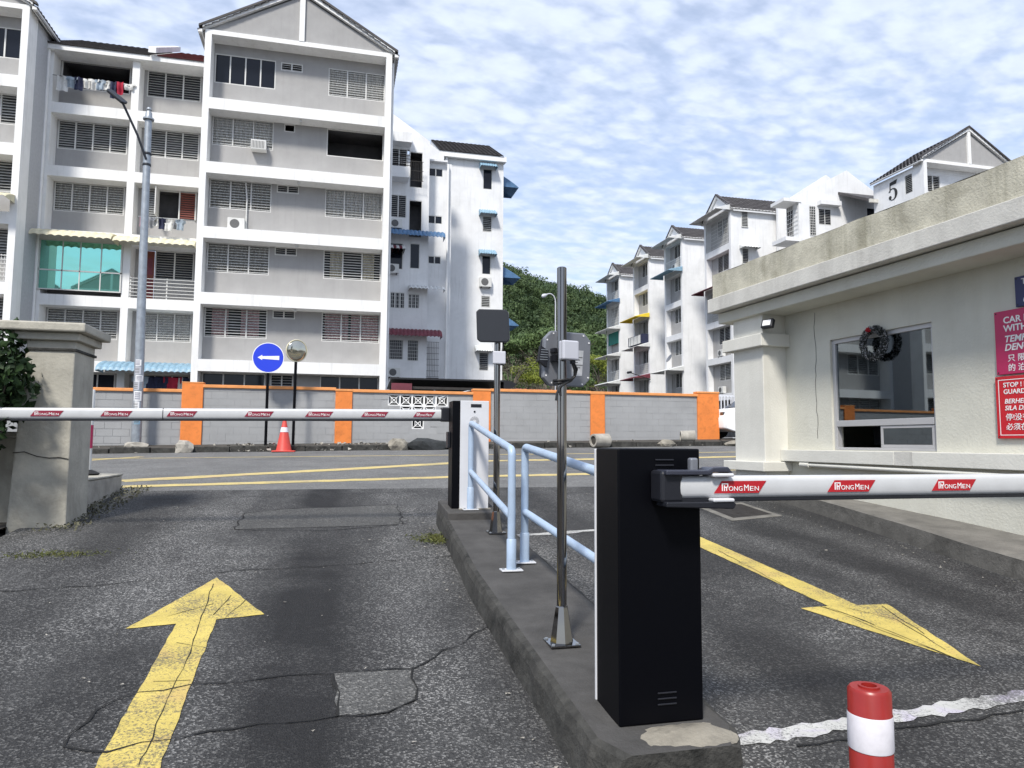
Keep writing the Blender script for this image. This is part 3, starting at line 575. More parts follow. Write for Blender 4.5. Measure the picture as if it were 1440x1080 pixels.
pw = thing('low_plinth_wall', 'short low concrete plinth wall butting against gate pillar towards the road', 'wall', (-2.6, 8.5, -.8))
B('wall_body', 'stone', pw, (-.4, .14, -.755, .8, -.1, .38), bevel=.015)
B('capping', 'concrete', pw, (-.41, .15, -.75, .81, .381, .405), bevel=.01)
k = MB(); k.lathe([(.05, 0), (.05, .02), (.036, .03), (.036, .95), (.03, .96)], n=20)
sp = thing('striped_pipe_post', 'white pipe post with peeling crimson band standing on the low plinth wall', 'post', (-2.71, 8.9, -.395)); k.build('pipe', 'awn_white', sp, smooth=True)
k = MB(); k.lathe([(.0375, .3), (.0375, .56)], n=20, cap=False); k.build('band', 'signpink', sp, smooth=True)
k = MB(); k.lathe([(.11, .002), (.13, .02), (.07, .05), (.04, .06)], n=14); k.build('foot', 'rubber', sp)
lw = thing('boundary_wall', 'low dark stained concrete boundary wall left of gate pillar', 'wall', (-4, 7.55, -.9))
B('wall_body', 'concrete', lw, (-6, 1.2-.005, -.1, .1, -.4, .92), bevel=.015); B('capping', 'concrete', lw, (-6.02, 1.19, -.13, .13, .921, .97), bevel=.01)
# bank of soil left of the ramp
mb = MB(); mb.grid(lambda u, v: (-14+11.2*u, -4+11.6*v, gz(0, -4+11.6*v)+.02+.35*(1-u)**.5*min(1, (1-u)*3)+random.uniform(-.03, .03)), 24, 24); tag(mb.build('soil_bank', 'soil', norm=False), kind='structure')

def leaves(n, fn, size, jit=.5, fold=.0, seed=1, asp=.55, nw=.9):
    """n leaf faces; fn(rng) -> (point, outward normal)."""
    rg = random.Random(seed); k = MB(); V, Fc = k.v, k.f
    for i in range(n):
        p, nn = fn(rg); p = Vector(p); s_ = size*(1+rg.uniform(-jit, jit))
        d = Vector((rg.gauss(0, 1), rg.gauss(0, 1), rg.gauss(0, 1)*.6))+Vector(nn)*nw; d.normalize()
        a = d.cross(Vector((rg.gauss(0, 1), rg.gauss(0, 1), rg.gauss(0, 1)))).normalized(); b = d.cross(a)
        o = len(V); tip = p+a*s_; V += [tuple(p-a*s_*.9), tuple(p+b*s_*asp), tuple(tip-d*s_*.15), tuple(p-b*s_*asp)]; Fc.append((o, o+1, o+2, o+3)); k.m.append(0)
    return k
def crown_fn(blobs):
    wts = [b[1]**2 for b in blobs]
    def f(rg):
        c, r, sq = rg.choices(blobs, wts)[0]; d = Vector((rg.gauss(0, 1), rg.gauss(0, 1), rg.gauss(0, 1))).normalized(); q = r*rg.uniform(.72, 1.05)
        return Vector(c)+Vector((d.x*q, d.y*q, d.z*q*sq)), d
    return f
sh = thing('leafy_shrub', 'dark glossy leafed shrub growing beside the concrete gate pillar', 'shrub', (-2.98, 7.0, -.78))
rg = random.Random(3); blobs = [((rg.uniform(-.75, .24), rg.uniform(-.35, .35), rg.uniform(.75, 1.72)), rg.uniform(.16, .3), 1) for _ in range(34)]
leaves(5200, crown_fn(blobs), .04, seed=5).build('foliage', 'leaf_dark', sh, norm=False)
for i in range(6): k = MB(); b = blobs[i*5][0]; k.tube([(0, 0, -.2), (b[0]*.4, b[1]*.4, b[2]*.45), b], [.022, .015, .006], 6); k.build('stem', 'bark', sh)
leaves(700, lambda rg: ((rg.gauss(0, .1), rg.gauss(0, .12), abs(rg.gauss(0, .02))), (0, 0, 1)), .02, seed=9, asp=.2).build('grass_tuft', 'grassy', None, loc=(.86, 6.25, gz(.9, 6.25)+.01), norm=False)
gt = bpy.data.objects['grass_tuft']; tag(gt, 'small green grass tuft growing at foot of the island kerb', 'grass', kind='stuff')
g2 = leaves(500, lambda rg: ((rg.gauss(0, .18), rg.gauss(0, .08), abs(rg.gauss(0, .01))), (0, 0, 1)), .016, seed=11, asp=.2).build('grass_tuft', 'grassy', None, loc=(-2.05, 6.1, gz(-2, 6.1)+.006), norm=False)
tag(g2, 'thin dry grass tuft on asphalt in front of gate pillar', 'grass', kind='stuff')
dl = leaves(900, lambda rg: ((rg.uniform(-.35, .05)*1.0, rg.uniform(0, 2.6), abs(rg.gauss(0, .012))+rg.uniform(0, .2)*.085), (0, 0, 1)), .016, seed=13).build('dead_leaves', 'leaf_grey', None, loc=(-2.2, 6.9, gz(0, 6.9)+.01), norm=False)
dl.rotation_euler = (math.atan(.085), 0, 0); tag(dl, 'scattered dead leaves along the foot of gate pillar and plinth', 'leaves', kind='stuff')
lt = MB(); rg = random.Random(21)
for i in range(260):
    y = rg.uniform(1.5, 8.8); x = rg.choice([rg.uniform(-2.6, .8), rg.uniform(.7, .86), rg.uniform(1.5, 5), rg.uniform(4.7, 5.1)]); s_ = rg.uniform(.006, .018)
    lt.add([(x+rg.uniform(-s_, s_), y+rg.uniform(-s_, s_), gz(x, y)+.006+rg.uniform(0, .008)) for _ in range(4)], [(0, 1, 2), (0, 2, 3), (0, 1, 3)])
tag(lt.build('litter_specks', 'stone', norm=False), 'small pale stones and leaf scraps scattered over the asphalt', 'debris', kind='stuff')

# ================================================================== FAR WALL WITH ORANGE PIERS
WY = 20.5
fw = thing('boundary_wall', 'grey block boundary wall with orange piers and orange coping across the road', 'wall', (0, WY, 0))
def wz(x): return gz(x, KY)+.16
secs = [(-26.5, -22.35, 1.2), (-21.85, -18.1, 1.22), (-17.6, -13.8, 1.25), (-13.3, -9.0, 1.3), (-8.5, -4.07, 1.36), (-3.54, -.09, 1.50), (.37, 3.82, 1.465), (4.35, 7.46, 1.575), (7.92, 11.04, 1.565)]
vents = []
bw, bh = .40, .19
blk = MB().box(.0015, bw-.0015, 0, .03, .0015, bh-.0015).mesh('block', 'block')
halfb = MB().box(.0015, bw/2-.0015, 0, .03, .0015, bh-.0015).mesh('block', 'block')
vx0, vz1 = 1.36, 1.345; vw, vh = .345, .32
vcells = [(vx0+i*vw, vz1-vh) for i in range(5)]+[(vx0+(i+1)*vw, vz1-2*vh) for i in range(3)]+[(vx0+2*vw, vz1-3*vh-.02)]
cnt = 0
for si, (a, b, top) in enumerate(secs):
    zb_ = min(wz(a), wz(b))-.06; ctop = top-.085
    ops = [c for c in vcells if a < c[0] < b]
    if ops:       # core split around the ventilation blocks
        mb = MB(); xs_ = sorted({a, b}|{c[0] for c in ops}|{c[0]+vw for c in ops}); zs_ = sorted({zb_, ctop}|{c[1] for c in ops}|{c[1]+vh for c in ops})
        for i in range(len(xs_)-1):
            for j in range(len(zs_)-1):
                mx_, mz = (xs_[i]+xs_[i+1])/2, (zs_[j]+zs_[j+1])/2
                if xs_[i+1]-xs_[i] < 1e-4 or zs_[j+1]-zs_[j] < 1e-4 or any(c[0] < mx_ < c[0]+vw and c[1] < mz < c[1]+vh for c in ops): continue
                mb.box(xs_[i], xs_[i+1], .007, .16, zs_[j], zs_[j+1])
        mb.build('wall_core', 'mortar', fw)
    else: B('wall_core', 'mortar', fw, (a-.02, b+.02, .007, .16, zb_, ctop))
    stuff = MB(); j = 0; z = zb_
    while z+.05 < ctop:
        h = min(bh, ctop-z); x = a-(bw/2 if j % 2 else 0)
        while x < b:
            x0_, x1_ = max(x, a), min(x+bw, b); bad = any(x0_ < c[0]+vw-.01 and x1_ > c[0]+.01 and z < c[1]+vh-.01 and z+h > c[1]+.01 for c in ops)
            if x1_-x0_ > .06 and not bad:
                dy = random.uniform(-.003, .003)
                if abs(x1_-x0_-bw) < .01 and abs(h-bh) < .01 and -5.5 < x0_ < 11.2 and cnt < 285: link('block', blk, fw, (x0_, dy, z)); cnt += 1
                elif abs(x1_-x0_-bw/2) < .01 and abs(h-bh) < .01 and -5.5 < x0_ < 11.2 and cnt < 285: link('block', halfb, fw, (x0_, dy, z)); cnt += 1
                else: stuff.box(x0_+.005, x1_-.005, dy, dy+.03, z+.005, z+h-.005)
            elif bad:
                for c in ops:   # cut blocks beside the openings
                    pass
            x += bw
        z += bh; j += 1
    if stuff.v: tag(stuff.build('cut_blocks', 'block', fw), kind='stuff')
    B('coping', 'coping', fw, (a-.01, b+.01, -.05, .2, ctop, top), bevel=.012)
for a, b, top in [(-4.07, -3.54, 1.53), (-.09, .37, 1.40), (3.82, 4.35, 1.5), (7.46, 7.92, 1.48), (11.04, 11.79, 1.585)]+[(secs[i][1], secs[i+1][0], 1.4) for i in range(4)]:
    B('pier', 'orange', fw, (a, b, -.045, .205, wz(a)-.12, top), bevel=.008)
    if b < 4.5 and b > 0 or b > 11: B('pier_cap', 'coping', fw, (a-.015, b+.015, -.06, .22, top+.001, top+.06), bevel=.01)
    else: B('pier_cap', 'coping', fw, (a-.01, b+.01, -.055, .215, top+.001, top+.085 if b > 4.5 else top+.03), bevel=.01)
vb = MB(); e = .022
vb.box(0, vw, -.0, .14, 0, e); vb.box(0, vw, 0, .14, vh-e, vh); vb.box(0, e, 0, .14, e, vh-e); vb.box(vw-e, vw, 0, .14, e, vh-e)
for s_ in (1, -1):
    a_ = math.atan2(vh, vw)*s_; c_, s2 = math.cos(a_), math.sin(a_); l_ = math.hypot(vw, vh)/2-.02; nx_, nz_ = -s2*.011, c_*.011; cx_, cz_ = vw/2, vh/2
    vb.prism([(cx_-c_*l_+nx_, cz_-s2*l_+nz_), (cx_-c_*l_-nx_, cz_-s2*l_-nz_), (cx_+c_*l_-nx_, cz_+s2*l_-nz_), (cx_+c_*l_+nx_, cz_+s2*l_+nz_)], 'y', .02+.003*s_, .1)
q_ = .085
for x0_, x1_, z0_, z1_ in ((vw/2-q_, vw/2+q_, vh/2-q_, vh/2-q_+.014), (vw/2-q_, vw/2+q_, vh/2+q_-.014, vh/2+q_), (vw/2-q_, vw/2-q_+.014, vh/2-q_, vh/2+q_), (vw/2+q_-.014, vw/2+q_, vh/2-q_, vh/2+q_)): vb.box(x0_, x1_, .012, .09, z0_, z1_)
vme = vb.mesh('ventilation_block', 'white')
for c in vcells: link('ventilation_block', vme, fw, (c[0], .01, c[1]))
# street things in front of the wall
rs = thing('road_sign', 'round blue road sign with white arrow pointing left on black pole', 'sign', (-1.855, 19.9, wz(-1.85)-.06))
zc = 2.21-(wz(-1.85)-.06)
k = MB(); k.tube([(0, 0, -.1), (0, 0, zc-.3)], .038, 12); k.build('pole', 'black', rs, smooth=True)
def disc(r, y0, y1, n=48): k = MB(); k.prism([(r*math.cos(2*math.pi*i/n), zc+r*math.sin(2*math.pi*i/n)) for i in range(n)], 'y', y0, y1); return k
disc(.405, -.055, -.04).build('rim', 'ink', rs); sd = disc(.385, -.058, -.0555).build('face', 'blue', rs)
k = MB(); k.prism([(-.27, zc), (-.15, zc+.07), (-.155, zc+.035), (.28, zc+.055), (.28, zc-.055), (-.155, zc-.035), (-.15, zc-.07)], 'y', -.061, -.0585); k.build('arrow', 'ink', sd)
cm = thing('convex_mirror', 'round convex traffic mirror with pale rim on black pole behind road sign', 'mirror', (-1.16, 19.9, wz(-1.16)-.06)); zc = 2.42-(wz(-1.16)-.06)
k = MB(); k.tube([(0, 0, -.1), (.01, 0, zc-.2)], .038, 12); k.build('pole', 'black', cm, smooth=True)
k = MB(); n = 36
k.lathe([(.001, .07), (.12, .062), (.2, .045), (.262, .02), (.275, 0)], n=n, cap=False); k.xf(Matrix.Translation((0.03, -.06, zc)) @ Matrix.Rotation(R_(28), 4, 'Z') @ Matrix.Rotation(R_(96), 4, 'X')); k.build('mirror_face', 'mirror', cm, smooth=True)
k = MB(); k.lathe([(.275, 0), (.295, .012), (.305, -.005), (.29, -.07), (.1, -.1)], n=n); k.xf(Matrix.Translation((0.03, -.06, zc)) @ Matrix.Rotation(R_(28), 4, 'Z') @ Matrix.Rotation(R_(96), 4, 'X')); k.build('rim', 'awn_cream', cm, smooth=True)
cp = on_y(399, 634, KY-.25); cz_ = gz(cp.x, KY-.25); co = thing('traffic_cone', 'faded red traffic cone with white collar standing against far kerb', 'cone', (cp.x, KY-.25, cz_))
k = MB(); k.box(-.28, .28, -.28, .28, 0, .035); k.build('base', 'orange_red', co, bevel=.015)
k = MB(); k.lathe([(.2, .03), (.185, .06), (.035, .84), (.028, .86), (.001, .86)], n=24); k.build('body', 'orange_red', co, smooth=True)
k = MB(); k.lathe([(.105, .50), (.083, .62)], n=24, cap=False); k.build('collar', 'refl', co, smooth=True)
# lamp post
lpx = -5.02; lz = wz(lpx)-.05
lp = thing('street_lamp', 'tall galvanised street lamp with slanting arm beside far kerb, stickers round its foot', 'street lamp', (lpx, 20.05, lz)); hz = 8.72-lz
k = MB(); k.tube([(0, 0, -.2), (-.01, 0, 2), (-.05, 0, 5), (-.08, 0, hz-.25)], [.125, .118, .1, .085], 16); k.build('pole', 'galv', lp, smooth=True)
k = MB(); k.lathe([(.085, -.26), (.14, -.24), (.14, -.2), (.09, -.18), (.08, -.05), (.05, .0), (.07, .04), (.04, .1), (.001, .11)], c=(-.08, 0, hz), n=14); k.build('finial', 'galv', lp, smooth=True)
k = MB(); k.tube([(-.07, -.08, hz-1.35), (-.28, -.2, hz-.75), (-.62, -.4, hz+.0)], .03, 8); k.build('arm', 'antenna', lp, smooth=True)
k = MB(); k.prism([(-.62, -.2), (.1, -.2), (.14, -.12), (.14, .12), (.1, .2), (-.62, .2), (-.7, .1), (-.7, -.1)], 'z', -.05, .06); k.xf(Matrix.Translation((-.62, -.4, hz+.02)) @ Matrix.Rotation(R_(38), 4, 'Y') @ Matrix.Rotation(R_(30), 4, 'X') @ Matrix.Scale(.62, 4)); lh = k.build('lamp_head', 'antenna', lp, bevel=.015)
k = MB(); k.box(-.55, .02, -.15, .15, -.058, -.0505); k.xf(Matrix.Translation((-.62, -.4, hz+.02)) @ Matrix.Rotation(R_(38), 4, 'Y') @ Matrix.Rotation(R_(30), 4, 'X') @ Matrix.Scale(.62, 4)); k.build('lens', 'galv', lh)
for z_ in (hz-1.2, hz-1.5): k = MB(); k.lathe([(.1, 0), (.105, .01), (.105, .05), (.1, .06)], c=(-.07, 0, z_), n=14); k.build('clamp_band', 'antenna', lp)
for i, (z_, a0, a1, h, m_) in enumerate(((1.0, 200, 300, .2, 'ink'), (1.22, 230, 320, .25, 'ink'), (1.5, 210, 290, .22, 'boxw'), (1.72, 240, 330, .16, 'ink'), (1.9, 210, 300, .2, 'boxw'), (.82, 230, 310, .16, 'teal'), (.62, 240, 320, .18, 'awn_sky'), (2.12, 220, 300, .16, 'ink'))):
    k = MB(); k.grid(lambda u, v: (.1225*math.cos(R_(a0+(a1-a0)*u)), .1225*math.sin(R_(a0+(a1-a0)*u)), z_+h*v), 8, 1); st = k.build('sticker', m_, lp, norm=False)
    k = MB()
    for q in range(4): k.grid(lambda u, v: (.1235*math.cos(R_(a0+12+(a1-a0-30)*u)), .1235*math.sin(R_(a0+12+(a1-a0-30)*u)), z_+h*(.15+.2*q)+h*.09*v), 8, 1)
    k.build('print', 'navy' if i % 2 else 'acg', st, norm=False)
# rubble along the kerb
def rock(name, label, x, y, sx, sy, sz, m='stone', seed=0, group=None, cat='rubble'):
    b = bmesh.new(); bmesh.ops.create_icosphere(b, subdivisions=2, radius=1); rg = random.Random(seed)
    for v in b.verts: v.co *= 1+rg.uniform(-.22, .22); v.co.x *= sx; v.co.y *= sy; v.co.z *= sz
    me = bpy.data.meshes.new(name); b.to_mesh(me); b.free(); me.materials.append(MT[m])
    z = gz(x, KY-.05) if y < KY else wz(x)-.04
    return tag(link(name, me, None, (x, y, z+sz*.55)), label, cat, group)
q = on_y(375, 622, KY+.02); rock('boulder', 'rounded pale concrete lump on kerb beside orange pier', -3.72, KY-.02, .22, .16, .2, seed=1)
rock('boulder', 'pale concrete lump beside the black net heap under ventilation blocks', 1.55, KY-.12, .27, .18, .2, seed=2, m='cement')
rock('net_heap', 'heap of dark netting lying on kerb beside a pale concrete lump', 2.35, KY-.1, .55, .22, .2, m='net_and_shade', seed=3, cat='net')
rock('boulder', 'jagged concrete slab leaning on kerb near gate pillar side of lamp post', -6.4, KY+.05, .16, .14, .33, seed=4)
rock('boulder', 'cement lump round the foot of street lamp', lpx, 19.98, .3, .2, .1, seed=5)
rg = random.Random(31); k = MB()
for i in range(150):
    x = rg.choice([rg.uniform(-2.5, -1.2), rg.uniform(-.6, 1.3), rg.uniform(-8, 12)]); y = KY+rg.uniform(-.25, .5); s_ = rg.uniform(.02, .07); z = (gz(x, KY)+.01) if y < KY else (gz(x, KY)+.15)
    k.add([(x+rg.uniform(-s_, s_), y+rg.uniform(-s_, s_), z+rg.uniform(0, s_*1.3)) for _ in range(5)], [(0, 1, 2), (0, 2, 3), (0, 3, 4), (1, 2, 4), (1, 3, 4)])
tag(k.build('rubble', 'stone', norm=False), 'small pale rubble strewn along far kerb', 'rubble', kind='stuff')
def pipe(label, x, y, rot, l=.5, r=.2):
    z = gz(x, y) if y < KY else wz(x)-.05; t_ = thing('concrete_pipe', label, 'pipe', (x, y, z), rot)
    k = MB(); k.lathe([(r*.72, l), (r, l), (r*.92, 0), (r*.66, 0), (r*.72, l)], n=20, cap=False); k.xf(Matrix.Translation((-l/2, 0, r)) @ Matrix.Rotation(R_(90), 4, 'Y')); k.build('pipe_body', 'stone', t_, smooth=True)
    k = MB(); k.lathe([(r*.66, .04), (.001, .04)], n=20, cap=False); k.xf(Matrix.Translation((-l/2, 0, r)) @ Matrix.Rotation(R_(90), 4, 'Y')); k.build('soil_plug', 'soil', t_)
pipe('broken concrete pipe lying on kerb in front of orange pier, open end to road', 7.25, KY-.1, R_(15))
pipe('short concrete pipe lying beside a pale lump near the orange end pier', 10.15, KY+.25, R_(-20), .42, .18)
rock('boulder', 'pale round lump on kerb beside the short concrete pipe', 9.3, KY-.05, .26, .16, .15, seed=7, m='cement')
rock('boulder', 'flat pale rubble slab beyond orange end pier', 11.6, KY-.1, .4, .2, .1, seed=8, m='cement')
# sliding bar gate beyond the last pier
bg_ = thing('bar_gate', 'white vertical bar gate beyond the orange end pier', 'gate', (11.85, 22.1, .2))
for z_ in (.02, .75, 1.42): B('rail', 'whitem', bg_, (0, 5, -.02, .02, z_, z_+.05))
barm = MB().box(-.018, .018, -.015, .015, .07, 1.42).mesh('bar', 'whitem')
for i in range(40): link('bar', barm, bg_, (.08+i*.125, -.025, 0))
B('kick_plate', 'awn_white', bg_, (0, 5, .03, .04, .02, .62))
# parked car, its nose shows between gate and guard house
car = thing('parked_car', 'white hatchback parked in front of bar gate', 'car', (13.78, 20.95, gz(14, KY)+.2), 0)
prof = [(-2.0, .3), (-2.02, .62), (-1.9, .86), (-1.15, 1.0), (-.45, 1.42), (.9, 1.46), (1.6, 1.02), (1.86, .92), (1.9, .35), (1.6, .22), (-1.7, .2)]
k = MB(); rings = [(-.82, .94, .0), (-.74, 1, .0), (.74, 1, 0), (.82, .94, 0)]; v = []
for y_, s_, _ in rings: v += [(p[0]*(.5+.5*s_), y_*(.86 if p[1] > 1.1 else 1), .2+(p[1]-.2)*s_) for p in prof]
n = len(prof); k.add(v, [(i*n+j, i*n+(j+1) % n, (i+1)*n+(j+1) % n, (i+1)*n+j) for i in range(3) for j in range(n)]+[tuple(range(n)), tuple(3*n+j for j in range(n-1, -1, -1))]); k.build('body', 'carpaint', car, smooth=True, bevel=.03)
for sy in (-1, 1):
    k = MB(); k.prism([(-1.05, 1.03), (-.45, 1.36), (.85, 1.39), (1.35, 1.05)], 'y', sy*.735, sy*.752); k.build('side_window', 'glass', car)
    B('headlight', 'clearglass', car, (-1.98, -1.7, sy*.62-.12, sy*.62+.12, .7, .82), bevel=.03)
    for sx in (-1.28, 1.22):
        k = MB(); k.lathe([(.2, -.1), (.3, -.1), (.31, -.06), (.31, .06), (.3, .1), (.2, .1)], n=28); k.xf(Matrix.Translation((sx, sy*.76, .3)) @ Matrix.Rotation(R_(90), 4, 'X')); wh = k.build('wheel', 'rubber', car, smooth=True)
        k = MB(); k.lathe([(.001, -.085), (.06, -.09), (.19, -.08), (.2, -.1), (.2, .1), (.19, .08), (.06, .09), (.001, .085)], n=20, cap=False); k.xf(Matrix.Translation((sx, sy*.76, .3)) @ Matrix.Rotation(R_(90), 4, 'X')); k.build('rim', 'galv', wh, smooth=True)
k = MB(); k.prism([(-1.16, 1.02), (-.48, 1.425), (-.46, 1.41), (-1.1, 1.0)], 'y', -.6, .6); k.build('windscreen', 'glass', car)

# ================================================================== GUARD HOUSE (local x into the house, y away along its front)
GA = R_(4)
gh = thing('guard_house', 'cream rendered guard house with deep flat roof and counter window', 'guard house', (6.15, 0, 0), GA)
def wall_open(mb, x0, x1, u0, u1, z0, z1, ops, axis='y'):
    us = sorted({u0, u1}|{v for o in ops for v in o[:2]}); zs = sorted({z0, z1}|{v for o in ops for v in o[2:4]})
    for j in range(len(zs)-1):
        start = None
        for i in range(len(us)):
            solid = i < len(us)-1 and not any(o[0] < (us[i]+us[i+1])/2 < o[1] and o[2] < (zs[j]+zs[j+1])/2 < o[3] for o in ops)
            if solid and start is None: start = us[i]
            if not solid and start is not None:
                if axis == 'y': mb.box(x0, x1, start, us[i], zs[j], zs[j+1])
                else: mb.box(start, us[i], x0, x1, zs[j], zs[j+1])
                start = None
    return mb
GY0, GY1 = -3.0, 8.72
wop = (5.86, 7.26, -.065, 1.23)
mb = MB(); wall_open(mb, 0, .16, GY0, 8.1, -1.7, 1.7, [wop]); mb.build('wall', 'guard', gh)
B('end_wall', 'guard', gh, (0.16, 3.4, 8.3, 8.45, -1.2, 1.7)); B('near_wall', 'guard', gh, (.16, 3.4, GY0, GY0+.15, -1.8, 1.7)); B('back_wall', 'guard', gh, (3.25, 3.4, GY0+.15, 8.3, -1.8, 1.7)); B('floor_slab', 'dark', gh, (.161, 3.249, GY0+.16, 8.29, -.95, -.85))
B('corner_pillar', 'guard_trim', gh, (-.35, .2, 8.04, 8.66, -.9, 1.66), bevel=.01)
B('pillar_capital', 'guard_trim', gh, (-.43, .05, 7.96, 8.80, 1.24, 1.40), bevel=.008); B('pillar_plinth', 'guard_trim', gh, (-.43, .05, 7.97, 8.82, -.345, -.225), bevel=.008)
lg = B('sill_ledge', 'guard_trim', gh, (-.12, -.001, GY0, 6.05, -.215, -.072), (-.12, -.001, 6.27, 8.035, -.215, -.072), bevel=.006); B('ledge_repair', 'fascia', lg, (-.117, -.001, 6.051, 6.269, -.213, -.074))
roof = B('roof_slab', 'guard', gh, (-.42, 3.8, GY0-.4, 8.9, 1.655, 1.80), bevel=.01)
B('fascia_band', 'fascia', roof, (-.55, 3.9, GY0-.5, 8.96, 1.81, 2.0), bevel=.008)
mb = MB(); mb.grid(lambda u, v: (-.5, GY0-.45+(8.9-GY0+.45)*u, 2.001+.335*v+(.008*math.sin(u*90)+random.uniform(-.004, .004))*(v > .9)), 90, 3)
mb.grid(lambda u, v: (-.5+.2*v, GY0-.45+(8.9-GY0+.45)*u, 2.336), 90, 1); mb.build('parapet_face', 'parapet', roof, norm=False)
B('parapet', 'parapet', roof, (-.49, -.3, GY0-.44, 8.89, 2.001, 2.325), (-.3, 3.8, 8.7, 8.89, 2.001, 2.325), (-.3, 3.8, GY0-.44, GY0-.25, 2.001, 2.325))
# window: recess frame, mid rail, lower slider
wy0, wy1, wz0, wz1 = wop
wn = MB()
for b in ((.03, .1, wy0, wy1, wz1-.05, wz1), (.03, .1, wy0, wy0+.04, wz0, wz1-.05), (.03, .1, wy1-.05, wy1, wz0, wz1-.05), (.025, .1, wy0+.04, wy1-.05, .205, .275), (.03, .1, wy0+.04, wy1-.05, wz0, wz0+.03)): wn.box(*b)
wn = wn.build('window_frame', 'mullion', gh, bevel=.004)
B('pane', 'clearglass', wn, (.055, .061, wy0+.041, wy1-.051, .276, wz1-.051))
B('slider_frame', 'mullion', wn, (.034, .05, wy0+.045, wy0+.72, wz0+.032, wz0+.065), (.034, .05, wy0+.045, wy0+.72, .175, .2), (.034, .05, wy0+.69, wy0+.72, wz0+.066, .174), (.034, .05, wy0+.045, wy0+.075, wz0+.066, .174))
B('pane', 'clearglass', wn, (.04, .044, wy0+.076, wy0+.689, wz0+.066, .174))
# dim office: counter, cabinet, blind, monitor
B('counter', 'dark', gh, (.2, .75, 4.6, 7.9, -.18, -.13)); B('shelf_unit', 'concrete', gh, (2.6, 3.2, 5.8, 8.2, -.85, .9))
of = thing('paper_tray', 'papers and a pale folder on counter inside the guard house window', 'papers', (6.15, 0, 0), GA); B('folder', 'awn_sky', of, (.3, .5, 5.95, 6.25, -.129, -.05)); B('papers', 'ink', of, (.28, .5, 6.3, 6.55, -.129, -.1))
mo = thing('computer_monitor', 'dark computer monitor standing on counter inside guard house window', 'monitor', (6.15, 0, 0), GA); B('screen', 'blackp', mo, (.5, .53, 6.75, 7.15, .0, .27)); B('foot', 'blackp', mo, (.5, .56, 6.9, 7.0, -.129, 0))
k = MB(); k.tube([(-.09, GY0, -.33), (-.09, 7.55, -.25)], .022, 10); k.tube([(-.09, 7.55, -.25), (-.09, 7.7, -.248)], .033, 10); k.build('waste_pipe', 'guard_trim', gh, smooth=True)
pts = [Vector((-.002, 7.5+random.uniform(-.015, .015)+.0, 1.6-i*.085)) for i in range(19)]; k = MB(); k.tube(pts, .003, 4); k.build('plaster_crack', 'iron', gh)
# flood light on the pillar
fl = thing('flood_light', 'small black floodlight with white lens under guard house eave', 'floodlight', (6.15, 0, 0), GA)
k = MB(); k.box(-.08, .08, -.03, .03, -.06, .06); k.xf(Matrix.Translation((-.40, 7.86, 1.5)) @ Matrix.Rotation(R_(-70), 4, 'Z') @ Matrix.Rotation(R_(-20), 4, 'X')); hs = k.build('housing', 'blackp', fl, bevel=.012)
k = MB(); k.box(-.055, .055, -.036, -.0305, -.038, .038); k.xf(Matrix.Translation((-.40, 7.86, 1.5)) @ Matrix.Rotation(R_(-70), 4, 'Z') @ Matrix.Rotation(R_(-20), 4, 'X')); k.build('lens', 'ink', hs, bevel=.004)
B('bracket', 'blackp', fl, (-.36, -.34, 7.86, 8.035, 1.46, 1.5))
# wreath
wr = thing('christmas_wreath', 'dark round tinsel wreath with frosted tips and a red bow on guard house window', 'wreath', (6.15, 0, 0), GA)
def wfn(rg): a = rg.uniform(0, 2*math.pi); b = rg.uniform(0, 2*math.pi); q = .042*rg.uniform(.5, 1.1); c_ = .15+q*math.cos(b); return (-.035+q*math.sin(b)*.8, 6.565+c_*math.sin(a), 1.105+c_*math.cos(a)), (math.sin(b), math.cos(b)*math.sin(a), math.cos(b)*math.cos(a))
leaves(2600, wfn, .014, seed=41, asp=.25).build('tinsel', 'garland', wr, norm=False)
leaves(900, wfn, .012, seed=42, asp=.22).build('frosted_tips', 'snow', wr, norm=False)
leaves(40, lambda rg: ((-.085, 6.59+rg.gauss(0, .012), 1.25+rg.gauss(0, .012)), (-1, 0, 0)), .02, seed=43).build('bow', 'red', wr, norm=False)
# notice boards on the wall, lettering faces the driveway (-x)
def board(name, label, y1, w_, z0, z1, m, lines, border=False, tilt=0):
    t_ = thing(name, label, 'sign', (6.15, 0, 0), GA)
    B('board', m, t_, (-.03, -.012, y1-w_, y1, z0, z1), bevel=.003)
    if border:
        e = .028; y_, z_ = y1-e, z1-e
        B('border_line', 'ink', t_, (-.0312, -.0302, y1-w_+e, y_, z_-.006, z_), (-.0312, -.0302, y1-w_+e, y_, z0+e, z0+e+.006), (-.0312, -.0302, y_-.006, y_, z0+e+.006, z_-.006))
    for (yy, zz_) in ((y1-.018, z1-.018), (y1-.018, z0+.018)): k = MB(); k.lathe([(.006, 0), (.006, .004)], n=8); k.xf(Matrix.Translation((-.0305, yy, zz_)) @ Matrix.Rotation(R_(-90), 4, 'Y')); k.build('screw', 'iron', t_)
    for s_, dy, z, sz, sh_, bold in lines:
        text('lettering', s_, sz, t_, (-.0325, y1-dy, z), (R_(90), 0, R_(-90)), shear=sh_, bold=bold)
board('notice_board', 'crimson notice board about car park stickers on guard house wall, above the red STOP board', 5.18, 1.0, .63, 1.20, 'signpink',
      [('CAR PARK', .085, 1.085, .082, 0, .0018), ('WITH ST', .085, 1.01, .082, 0, .0018), ('TEMPAT', .085, .915, .082, .22, .0018), ('DENGAN', .085, .84, .082, .22, .0018), ('只 限 于', .11, .745, .07, 0, .0006), ('的 泊 车', .11, .66, .07, 0, .0006)])
